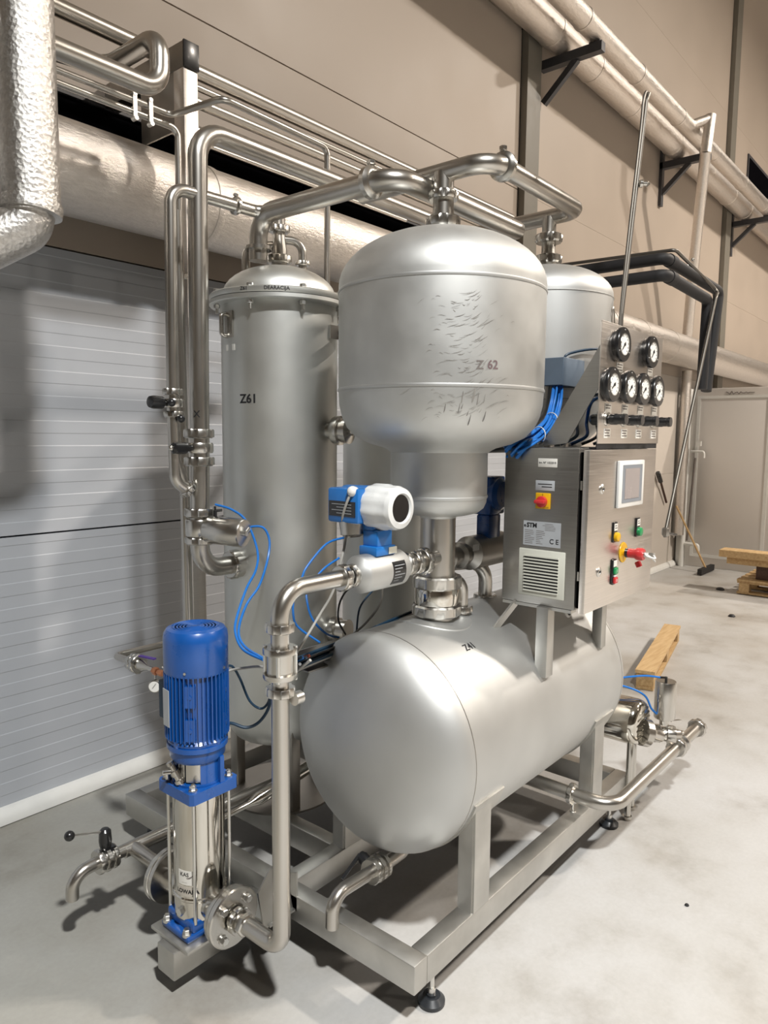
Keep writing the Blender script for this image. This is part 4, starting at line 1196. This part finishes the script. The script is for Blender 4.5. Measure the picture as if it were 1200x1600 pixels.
for k in range(16):
    dx, dy = rs.uniform(-.03, .03), rs.uniform(-.022, .022)
    e = rs.uniform(-.02, .02)
    p = smooth_path([(2.475 + dx * .6, 1.235 + dy, 1.845), (2.465 + dx, 1.235 + dy, 1.775), (2.40 + dx, 1.225 + dy, 1.705 + e * .5), (2.31 + dx * 1.4, 1.225 + dy * 1.6, 1.655 + e * .6), (2.225 + dx, 1.225 + dy * 2.2, 1.632 + abs(e) * .5), (2.19 + dx * .5, 1.26 + dy * 1.5, 1.60 + e)])
    part(bt, 'air_hose', B().tube(None, .0045, seg=8, path=p), 'hose_blue')
part(bt, 'cable_sheath', B().tube(None, .016, seg=12, path=smooth_path([(2.47, 1.26, 1.84), (2.46, 1.262, 1.76), (2.40, 1.265, 1.70), (2.36, 1.27, 1.64)])), 'black')
for p in ((2.40, 1.225, 1.712), (2.31, 1.225, 1.66)):
    part(bt, 'cable_tie', B().tube(None, .002, seg=6, path=[V(p) + V(.022 * math.cos(a) * .5, .032 * math.cos(a), .030 * math.sin(a)) for a in [2 * math.pi * i / 20 for i in range(21)]]), 'plastic_bright')

# ================================================================== HOSES AND CABLES
def hose(name, label, pts, r, mat, cat='hose', group=None):
    o = part(None, name, B().tube(None, r, seg=10, path=smooth_path(pts)), mat)
    return tag(o, label, cat, group)
hose('air_hose', 'blue hose from the top of the valve actuator, outer loop of the pair', [(1.575, 2.10, 1.405), (1.609, 2.05, 1.388), (1.634, 2.0, 1.347), (1.64, 1.95, 1.249), (1.591, 1.9, 1.193), (1.508, 1.85, 1.147), (1.427, 1.8, 1.073), (1.382, 1.75, 1.04), (1.355, 1.68, 1.009), (1.323, 1.55, 1.012)], .0042, 'hose_blue')
hose('air_hose', 'blue hose from the actuator end cap, arching up and then down', [(1.645, 2.02, 1.315), (1.662, 2.0, 1.327), (1.687, 1.97, 1.322), (1.696, 1.95, 1.277), (1.669, 1.93, 1.213), (1.588, 1.88, 1.141), (1.491, 1.83, 1.099), (1.41, 1.77, 1.041), (1.376, 1.7, 1.011), (1.323, 1.55, 1.016)], .0042, 'hose_blue')
hose('air_hose', 'large blue hose loop hanging left behind the flow meter', [(1.873, 1.75, 1.29), (1.782, 1.75, 1.277), (1.689, 1.75, 1.21), (1.662, 1.75, 1.17), (1.63, 1.75, 1.12), (1.624, 1.75, 1.056), (1.647, 1.75, 1.007), (1.7, 1.7, 0.952)], .004, 'hose_blue')
hose('air_hose', 'smaller blue hose loop hanging right behind the flow meter pipe', [(1.878, 1.78, 1.212), (1.796, 1.78, 1.181), (1.721, 1.78, 1.123), (1.701, 1.76, 1.073), (1.709, 1.74, 1.019), (1.752, 1.72, 0.969), (1.795, 1.7, 0.95)], .004, 'hose_blue')
hose('signal_cable', 'pale cable from the flow meter gland down past the pipe', [(1.575, 1.437, 1.492), (1.565, 1.45, 1.46), (1.575, 1.48, 1.40), (1.611, 1.5, 1.341), (1.589, 1.5, 1.264), (1.576, 1.52, 1.174), (1.55, 1.55, 1.103), (1.469, 1.55, 1.02), (1.40, 1.53, .985)], .004, 'hose_grey', 'cable')
hose('signal_cable', 'grey cable hanging from the flow meter neck to the cable tray', [(1.70, 1.40, 1.345), (1.757, 1.45, 1.313), (1.79, 1.5, 1.192), (1.841, 1.55, 1.093), (1.833, 1.6, 1.02), (1.79, 1.63, 0.975)], .004, 'hose_grey', 'cable')
hose('signal_cable', 'dark thin cable arching under the flow meter body, left one', [(1.80, 1.64, 1.14), (1.773, 1.65, 1.123), (1.742, 1.65, 1.084), (1.739, 1.65, 1.029), (1.774, 1.65, 0.975)], .0035, 'black', 'cable')
hose('signal_cable', 'dark teal cable arching under the flow meter body, right one', [(1.95, 1.64, 1.13), (1.907, 1.65, 1.101), (1.846, 1.65, 1.054), (1.83, 1.65, 0.972)], .0035, 'hose_dark', 'cable')
hose('signal_cable', 'dark looped cable from the motor up to the tray, upper one', [(1.33, 1.75, .945), (1.366, 1.75, 0.94), (1.397, 1.75, 0.893), (1.41, 1.72, 0.825), (1.439, 1.7, 0.796), (1.437, 1.66, 0.832), (1.39, 1.6, 0.909)], .004, 'hose_dark', 'cable')
hose('signal_cable', 'dark looped cable from the motor foot, lower one', [(1.33, 1.75, .765), (1.363, 1.75, 0.758), (1.396, 1.72, 0.742), (1.431, 1.7, 0.755), (1.437, 1.66, 0.813), (1.40, 1.61, .90)], .005, 'hose_dark', 'cable')
hose('signal_cable', 'beige cable running from behind the motor to the check valve', [(1.335, 1.76, .925), (1.366, 1.75, 0.928), (1.37, 1.7, 0.944), (1.349, 1.6, 0.975), (1.34, 1.52, .985)], .004, 'hose_grey', 'cable')
tr = thing('cable_tray', 'dark cable bundle lying along the top of the tank behind the riser', 'cables', (1.84, 1.64, .92))
rs = random.Random(9)
for k in range(14):
    m_ = ['hose_dark', 'black', 'hose_dark', 'hose_blue', 'hose_dark', 'hose_grey', 'hose_red'][k % 7]
    dy, dz = rs.uniform(-.03, .03), rs.uniform(-.02, .02)
    part(tr, 'cable', B().tube(None, .005, seg=8, path=smooth_path([(1.36 + .01 * k % 3, 1.53 + dy * .4, .985 + dz * .5), (1.48, 1.60 + dy, .945 + dz), (1.535, 1.62 + dy, .94 + dz), (1.829, 1.64 + dy, .948 + dz), (2.144, 1.66 + dy, .965 + dz), (2.4, 1.66 + dy, .965 + dz)])), m_)
part(tr, 'tray', B().box(1.55, 2.75, 1.60, 1.69, .905, .910).box(1.55, 2.75, 1.69, 1.694, .905, .95), 'dark_steel')
for x in (1.75, 2.3, 2.7):
    part(tr, 'tray_bracket', B().box(x, x + .02, 1.60, 1.69, .80, .906), 'dark_steel')

# pipes around the risers on the tank top
sp1 = thing('bend_pipe', 'short bent pipe with slotted nut right beside the near riser', 'pipe', (2.115, 1.405, 1.01))
part(sp1, 'pipe', B().tube([(2.03, 1.42, 1.155), (2.113, 1.40, 1.155), (2.113, 1.40, 1.0)], .020, .05, 20), 'pipe')
coupling(sp1, (2.113, 1.40, 1.045), (0, 0, 1), .0235)
sp2 = thing('bend_pipe', 'thicker bent pipe dropping onto the tank behind the near riser', 'pipe', (2.42, 1.50, .99))
part(sp2, 'pipe', B().tube([(2.20, 1.60, 1.165), (2.425, 1.50, 1.165), (2.425, 1.50, .98)], .027, .08, 22), 'pipe')
coupling(sp2, (2.425, 1.50, 1.02), (0, 0, 1), .028)

fm2 = thing('flow_meter', 'dark blue flow meter in shadow between riser and control cabinet', 'flow meter', (2.50, 1.50, 1.14))
part(fm2, 'measuring_tube', B().lathe([(.03, 2.16), (.05, 2.18), (.05, 2.20), (.035, 2.21), (.035, 2.25), (.05, 2.26), (.05, 2.28), (.038, 2.29), (.038, 2.31), (.066, 2.33), (.066, 2.56), (.03, 2.6), (.03, 2.7)], (0, 1.52, 1.205), (1, 0, 0), 40), 'dark_steel')
part(fm2, 'neck_block', B().box(2.41, 2.50, 1.48, 1.54, 1.25, 1.35, .008), 'blue')
part(fm2, 'housing', B().lathe([(0, 0), (.055, 0), (.062, .01), (.064, .13), (.05, .145), (0, .145)], (2.455, 1.59, 1.43), (0, -1, 0), 36).box(2.40, 2.51, 1.47, 1.57, 1.35, 1.50, .008), 'blue')
part(fm2, 'data_tag', B().box(2.275, 2.315, 1.462, 1.465, 1.225, 1.25), 'label')
tag(part(None, 'compressed_air_pipe', B().tube([(2.30, 1.62, 1.60), (2.95, 1.62, 1.60), (2.95, 1.62, 1.30)], .014, .03, 14), 'hose_dark'), 'thin dark blue pipe crossing under the big vessel towards the cabinet', 'pipe')

# ================================================================== POST, RACK AND WALL PIPES
ps = thing('support_post', 'square steel post with black plastic cap by the wall', 'post', (1.81, 2.565, .2))
part(ps, 'post', B().box(1.778, 1.846, 2.53, 2.60, .2, 3.085, .004), 'brushed_x')
part(ps, 'rack_arm', B().box(1.778, 1.846, 2.533, 3.119, 3.086, 3.183, .003), 'dark_steel')
part(ps, 'end_cap', B().box(1.776, 1.848, 2.522, 2.533, 3.084, 3.185, .003), 'black')
part(ps, 'rack_plate', B().box(1.782, 1.79, 2.60, 2.84, 2.86, 3.086), 'dark_steel')

def straight(label, y, z, r, x0, x1, mat='pipe', name='wall_pipe'):
    return tag(part(None, name, B().cyl((x0, y, z), (x1, y, z), r, 24), mat), label, 'pipe')
wp = straight('topmost long steel pipe running along the wall above the dark window', 2.83, 3.255, .033, -1.5, 4.80)
straight('second long steel pipe along the wall, right below the topmost', 2.83, 3.125, .024, 1.2, 4.55)
straight('thin steel pipe along the wall between the two thicker runs', 2.83, 3.19, .014, 1.9, 4.4)
straight('long steel pipe near the lower edge of the dark window', 2.90, 3.035, .026, 1.9, 4.9)
straight('lowest thin steel pipe in front of the dark window band', 2.86, 2.972, .011, 1.8, 3.6)

lo = thing('looped_pipe', 'steel pipe with an upturned elbow loop left of the capped post', 'pipe', (1.3, 2.34, 2.8))
part(lo, 'pipe', B().tube([(-.6, 2.345, 2.846), (1.547, 2.345, 2.858), (1.552, 2.345, 3.045), (1.552, 2.70, 3.045), (.6, 2.86, 3.03)], .034, .075, 24, 8), 'pipe')
l2 = thing('impulse_pipe', 'thin pipe leaving the wall rack, stepping out right and dropping behind the vessel', 'pipe', (1.7, 2.3, 2.35))
part(l2, 'pipe', B().tube([(-.6, 2.5, 2.862), (1.70, 2.5, 2.868), (1.71, 2.2, 2.85), (2.243, 2.2, 2.838), (2.243, 2.2, 2.28)], .0125, .035, 14), 'pipe')
l3 = thing('impulse_pipe', 'thin pipe turning straight down along the capped post', 'pipe', (1.7, 2.5, .5))
part(l3, 'pipe', B().tube([(-.6, 2.5, 2.823), (1.725, 2.5, 2.826), (1.725, 2.5, .40)], .0125, .035, 14), 'pipe')
for x in (1.535, 1.60):
    part(l3, 'pipe_clip', B().box(x - .008, x + .008, 2.482, 2.488, 2.80, 2.89).cyl((x, 2.48, 2.885), (x, 2.50, 2.885), .008, 10).cyl((x, 2.475, 2.80), (x, 2.50, 2.80), .009, 10), 'zinc')
part(l3, 'pipe_clip', B().nut((1.735, 2.484, 2.27), (0, 1, 0), .012, .02).box(1.705, 1.74, 2.484, 2.488, 2.262, 2.278), 'fitting')
tag(part(None, 'drop_pipe', B().cyl((1.62, 2.33, .3), (1.60, 2.33, 2.46), .019, 16), 'pipe'), 'plain vertical pipe just behind the thick riser', 'pipe')

# foil lagged pipes
def lagged(name, label, pts, r, bend, mat, joints=()):
    t = thing(name, label, 'pipe', pts[0])
    part(t, 'lagging', B().tube(pts, r, bend, 40, 9), mat)
    for c, ax in joints:
        part(t, 'joint_band', B().lathe([(r - .001, -.02), (r + .004, -.018), (r + .006, 0), (r + .004, .018), (r - .001, .02)], c, ax, 40), mat)
    return t
lagged('lagged_pipe', 'thick foil-covered pipe running along the wall behind the columns', [(-3, 2.88, 2.694), (16, 2.88, 2.694)], .178, 0, 'duct',
       [((x, 2.88, 2.694), (1, 0, 0)) for x in (.4, 2.1, 3.6, 5.2, 6.6, 7.4, 8.3)])
fl = lagged('lagged_pipe', 'bright crinkled foil pipe hanging down in the top left corner', [(1.06, 2.3, 4.6), (1.06, 2.3, 2.315)], .083, .0, 'foil',
            [((1.06, 2.3, 2.335), (.1, 0, 1))])
part(fl, 'elbow_lagging', B().tube([(1.058, 2.3, 2.35), (1.045, 2.31, 2.28), (.93, 2.37, 2.20), (.3, 2.66, 2.17)], .074, .05, 32, 5), 'foil')
lagged('lagged_pipe', 'second foil pipe at the left picture edge behind the bright one', [(.90, 2.62, 4.6), (.90, 2.62, 2.5), (.2, 2.7, 2.5)], .075, .08, 'foil')
lagged('lagged_duct', 'wide foil duct resting on the wall brackets', [(-1, 2.935, 4.895), (16, 2.935, 4.895)], .122, 0, 'duct',
       [((x, 2.935, 4.895), (1, 0, 0)) for x in (4.4, 5.55, 6.3, 7.2, 8.4, 9.6, 10.6, 11.4)])
lagged('lagged_pipe', 'narrower foil pipe on the outer end of the wall brackets', [(-1, 2.645, 4.862), (16, 2.645, 4.862)], .082, 0, 'duct',
       [((x, 2.645, 4.862), (1, 0, 0)) for x in (4.7, 5.5, 6.6, 7.7, 8.9, 10.1, 11.2)])
sd = lagged('lagged_pipe', 'slim foil pipe dropping down past the bracket run to the low room', [(8.30, 2.62, 5.02), (8.15, 2.47, 4.98), (8.12, 2.49, 4.60), (8.72, 2.73, 3.2), (9.2, 3.02, 2.2), (9.67, 3.02, 1.9), (9.67, 3.02, .42)][1:3], .055, .04, 'duct')
part(sd, 'lagging', B().tube([(8.12, 2.49, 4.62), (8.60, 2.70, 3.66)], .055, 0, 28), 'duct')
part(sd, 'lagging', B().tube([(8.60, 2.70, 3.68), (8.95, 2.845, 2.85)], .058, 0, 28), 'duct')
part(sd, 'branch', B().tube([(8.15, 2.47, 4.95), (8.02, 2.60, 4.88)], .05, 0, 24), 'duct')
tag(part(None, 'wall_drop_pipe', B().tube([(9.60, 3.03, 2.52), (9.60, 3.03, .42)], .06, 0, 24), 'duct'), 'foil pipe running down the wall below the thick lagged pipe', 'pipe')
for x, lab in ((5.70, 'dark steel wall bracket, nearest of the three under the foil duct'), (8.55, 'dark steel wall bracket, middle one of the three under the foil duct'), (11.45, 'dark steel wall bracket, farthest of the three under the foil duct')):
    t = thing('wall_bracket', lab, 'bracket', (x, 3.1, 4.3), 'brackets under the foil duct')
    part(t, 'arm', B().box(x, x + .07, 2.58, 3.119, 4.70, 4.772), 'bracket')
    part(t, 'brace', B().bar((x + .035, 3.09, 4.44), (x + .035, 2.80, 4.705), .05, .045, (1, 0, 0)), 'bracket')
    if x > 6:
        part(t, 'wall_plate', B().box(x, x + .07, 3.085, 3.119, 4.30, 4.92), 'bracket')
    part(t, 'pipe_saddle', B().box(x + .005, x + .065, 2.60, 2.69, 4.772, 4.786), 'bracket')

# ================================================================== RIGHT SIDE: RODS AND BLACK LAGGED TUBES
rd = thing('instrument_tube', 'pair of thin upright steel tubes rising above the gauge panel', 'tube', (2.6, 1.06, 2.03))
part(rd, 'tube', B().tube([(2.59, 1.06, 1.95), (2.60, 1.06, 2.10), (2.745, 1.06, 2.885), (2.765, 1.06, 2.915)], .0068, .02, 12), 'dull_tube')
part(rd, 'tube', B().tube(None, .005, seg=10, path=smooth_path([(2.575, 1.06, 1.98), (2.59, 1.06, 2.12), (2.625, 1.06, 2.35), (2.665, 1.06, 2.57), (2.70, 1.06, 2.76), (2.715, 1.06, 2.87), (2.735, 1.06, 2.91), (2.755, 1.06, 2.905)])), 'dull_tube')
part(rd, 'clip_knob', B().lathe([(.006, 0), (.014, .004), (.014, .014), (.008, .018), (.008, .03), (.012, .032), (0, .044)], (2.688, 1.055, 2.575), (.64, -.76, 0), 16), 'fitting')
part(rd, 'wire_hoop', B().tube(None, .003, seg=6, path=smooth_path([(2.52, 1.06, 2.0), (2.51, 1.06, 2.09), (2.525, 1.06, 2.11), (2.54, 1.06, 2.05), (2.555, 1.06, 2.0)])), 'pipe')

ZK = 2.395
for i, (yo, zo, xe, lab) in enumerate(((1.075, 0.0, 3.84, 'upper of two black foam-lagged tubes bending down beside the gauge panel'), (1.075, -.078, 3.60, 'lower of two black foam-lagged tubes bending down beside the gauge panel'))):
    t = thing('lagged_tube', lab, 'tube', (3.1, 1.3, ZK))
    yy = 1.09 if i == 0 else 1.07
    part(t, 'lagging', B().tube([(3.10 - .05 * i, 3.118, ZK + zo), (3.10 - .05 * i, yy, ZK + zo), (xe, yy - .01, ZK + zo - .02), (xe - .02 - .10 * (1 - i), yy - .01, 1.885)], .0245, .03, 20), 'rubber')
    part(t, 'lagging_joint', B().tube([(3.14 - .05 * i, yy, ZK + zo), (3.20 - .05 * i, yy, ZK + zo - .001)], .028, 0, 20), 'rubber')
wr = thing('hanging_rod', 'thin steel pipe running out level and hanging down to a hand valve', 'pipe', (3.3, 1.1, 1.2))
part(wr, 'pipe', B().tube([(3.20, 3.118, 2.49), (3.19, 1.08, 2.445), (3.72, 1.05, 2.352), (3.515, 1.0, 2.29), (3.002, 1.0, 1.274)], .0075, .02, 12), 'dull_tube')
part(wr, 'valve_block', B().nut((3.002, 1.0, 1.272), (0, 0, 1), .016, .032).cyl((3.002, 1.0, 1.25), (3.002, 1.0, 1.29), .009, 10), 'dark_steel')
part(wr, 'valve_lever', B().bar((3.01, 1.0, 1.268), (3.125, 1.0, 1.248), .016, .009), 'black')
part(wr, 'tube_clip', B().cyl((3.44, 1.088, 2.43), (3.36, 1.12, 2.415), .004, 8).ball((3.45, 1.09, 2.455), .008).ball((3.45, 1.09, 2.40), .008), 'fitting')

# ================================================================== RIGHT TRANSFER PUMP
rp = thing('transfer_pump', 'polished steel motor pump at the far right corner of the frame', 'pump', (3.0, 1.15, .2))
b = B().lathe([(0, .27), (.08, .27), (.095, .255), (.100, .23), (.100, .035), (.096, .018), (.088, .006), (.075, 0), (0, 0)], (3.035, 1.065, .427), (0, 1, 0), 48)
mo = part(rp, 'motor_shell', b, 'mirror')
for k in range(6):
    zz = .427 - .055 + k * .022
    hw = math.sqrt(max(.0004, .075 ** 2 - (zz - .427) ** 2))
    part(mo, 'cover_rib', B().bar((3.035 - hw, 1.066, zz - .004), (3.035 + hw, 1.066, zz + .004), .007, .006, (0, 1, 0)), 'mirror')
for x, y in ((2.99, 1.10), (3.085, 1.12)):
    part(rp, 'motor_leg', B().cyl((x, y, .0), (x, y, .36), .014, 14).cyl((x, y, .0), (x, y, .015), .02, 14), 'fitting')
part(rp, 'pump_casing', B().lathe([(.06, 0), (.06, .03), (.04, .04), (.028, .06), (.028, .10)], (3.045, 1.075, .385), (.75, -.6, -.25), 28), 'fitting')
vx, vy, vz = 3.165, 1.02, .352
av = thing('actuated_valve', 'pipe valve with upright round steel actuator at the right end of the pump', 'valve', (vx, vy, vz))
part(av, 'actuator', B().lathe([(.02, -.03), (.02, 0), (.043, 0), (.045, .004), (.045, .162), (.042, .168), (0, .168)], (vx, vy, .426), (0, 0, 1), 40), 'fitting')
part(av, 'hose_fitting', B().cyl((vx, vy, .594), (vx, vy, .612), .006, 8).cyl((vx, vy, .608), (vx - .02, vy + .02, .61), .005, 8), 'black')
part(av, 'valve_body', B().lathe([(.022, -.05), (.036, -.05), (.04, -.04), (.04, -.015), (.032, -.01), (.032, .01), (.04, .015), (.04, .04), (.036, .05), (.022, .05)], (vx, vy + .0, vz), (-.5, 1, 0), 36, slots=6), 'fitting')
part(av, 'inlet_pipe', B().tube([(3.05, 1.09, .355), (3.12, 1.04, .352), (3.25, .985, .33)], .024, .03, 20), 'pipe')
part(av, 'lever', B().bar((vx + .02, vy - .02, .41), (vx + .10, vy - .04, .395), .016, .004), 'zinc')
for k, (pts) in enumerate(([(vx - .02, vy + .02, .61), (3.10, 1.10, .615), (3.02, 1.20, .60), (2.98, 1.30, .57)], [(vx - .04, vy + .02, .45), (3.11, 1.06, .475), (3.10, 1.09, .53), (3.04, 1.16, .57), (2.98, 1.27, .58)])):
    part(av, 'air_hose', B().tube(None, .0045, seg=8, path=smooth_path(pts)), 'hose_blue')
rpipe = thing('return_pipe', 'polished pipe along the right side of the frame turning in under the tank', 'pipe', (2.9, .99, .25))
part(rpipe, 'pipe', B().tube([(2.545, 1.60, .272), (2.545, .99, .268), (3.56, .982, .275)], .027, .085, 24, 9), 'pipe')
coupling(rpipe, (2.544, 1.155, .27), (0, 1, 0), .026, k=.8)
part(rpipe, 'pipe_stand', B().cyl((2.544, 1.15, .20), (2.544, 1.15, .25), .004, 8).cyl((2.544, 1.15, .20), (2.544, 1.15, .204), .012, 12), 'zinc')
coupling(rpipe, (3.245, .985, .275), (1, 0, 0), .0285, k=1.2)
clamp(rpipe, (3.30, .984, .275), (1, 0, 0), .028)
coupling(rpipe, (3.53, .982, .275), (1, 0, 0), .027, k=1.3)

# ================================================================== BACKGROUND THINGS
# timber runner left on the floor
tb = thing('timber_runner', 'narrow broken piece of pallet lying on the floor beyond the tank', 'timber', (5.3, 1.78, 0))
d = V(1.34, .265, 0).normalized(); n_ = V(-d.y, d.x, 0)
o0 = V(4.66, 1.64, 0)
part(tb, 'top_board', B().bar(o0 + V(0, 0, .12), o0 + d * 1.37 + V(0, 0, .12), .125, .022), 'wood_y')
for t in (.0, .63, 1.25):
    part(tb, 'block', B().bar(o0 + d * (t + .01) + V(0, 0, .065), o0 + d * (t + .12) + V(0, 0, .065), .11, .085), 'wood')
part(tb, 'bottom_board', B().bar(o0 + V(0, 0, .012), o0 + d * 1.37 + V(0, 0, .012), .11, .02), 'wood')

pl = thing('wooden_pallet', 'low wooden pallet at the right picture edge under planks and a dark box', 'pallet', (8.6, 1.5, 0))
for k in range(5):
    part(pl, 'deck_board', B().box(8.30 + k * .17, 8.41 + k * .17, .9, 1.99, .145, .167), 'wood_y')
for x in (8.32, 8.68, 9.02):
    for y in (.95, 1.42, 1.87):
        part(pl, 'block', B().box(x, x + .10, y, y + .10, .03, .122), 'wood_y')
for x in (8.32, 8.68, 9.02):
    part(pl, 'stringer_board', B().box(x, x + .10, .92, 1.99, .122, .145), 'wood')
    part(pl, 'bottom_board', B().box(x, x + .10, .92, 1.99, .008, .03), 'wood')
tag(part(None, 'dark_box', B().box(8.40, 8.85, 1.10, 1.83, .168, .318, .006), 'wood_dark'), 'dark brown box standing on the pallet under the planks', 'box')
pk = thing('plank_stack', 'two thick pale planks stacked on the dark box by the white room', 'planks', (8.5, 1.4, .32))
part(pk, 'plank', B().box(8.33, 8.52, .6, 2.11, .319, .39, .003), 'wood')
part(pk, 'plank', B().box(8.28, 8.50, .55, 2.18, .392, .468, .003), 'wood_y')

br = thing('floor_squeegee', 'long-handled floor squeegee leaning near the white room', 'squeegee', (9.3, 2.6, 0))
part(br, 'handle', B().cyl((9.33, 2.60, .07), (9.50, 3.045, .80), .013, 10), 'wood')
part(br, 'squeegee_head', B().bar((9.12, 2.61, .045), (9.62, 2.60, .045), .05, .07), 'rubber')
bm2 = thing('hand_brush', 'short dark brush hanging on the wall left of the foil drop pipe', 'brush', (8.9, 3.08, .9))
part(bm2, 'brush_handle', B().cyl((9.25, 3.09, .86), (8.98, 3.08, 1.13), .014, 10), 'wood_dark')
part(bm2, 'bristles', B().cyl((8.98, 3.08, 1.13), (8.86, 3.08, 1.25), .028, 12, .005), 'black')
vp = thing('wall_tap', 'small white pipe stub with tap at the foot of the foil drop pipe', 'tap', (9.67, 3.0, 0))
part(vp, 'stub_pipe', B().tube([(9.69, 3.01, .0), (9.69, 3.01, .45)], .035, 0, 16), 'trim_white')
part(vp, 'tap_body', B().tube([(9.69, 3.0, .30), (9.66, 2.80, .30), (9.66, 2.80, .22)], .022, .03, 14), 'trim_white')
part(vp, 'upper_tap', B().tube([(9.70, 2.96, 1.50), (9.70, 2.80, 1.50), (9.70, 2.80, 1.42)], .016, .03, 12).box(9.68, 9.72, 2.84, 2.90, 1.57, 1.63), 'trim_white')
part(vp, 'dark_lance', B().cyl((9.62, 2.93, .35), (9.62, 2.88, 1.42), .014, 10), 'ink_grey')
b = B().lathe([(0, .03), (.03, .024), (.045, .01), (.04, 0), (0, 0)], (8.42, 2.18, 0), (0, 0, 1), 9)
tag(part(None, 'floor_debris', b, 'ink'), 'small dark lump of debris on the floor before the squeegee', 'debris')
b = B().lathe([(0, .025), (.02, .02), (.032, .008), (.03, 0), (0, 0)], (7.2, 1.75, 0), (0, 0, 1), 9)
tag(part(None, 'floor_debris', b, 'ink'), 'tiny black lump lying alone on the open floor', 'debris')
b = B().lathe([(0, .008), (.006, .006), (.008, .003), (.007, 0), (0, 0)], (2.55, .71, 0), (0, 0, 1), 7)
tag(part(None, 'floor_debris', b, 'ink'), 'tiny black crumb on the floor right of the frame', 'debris')
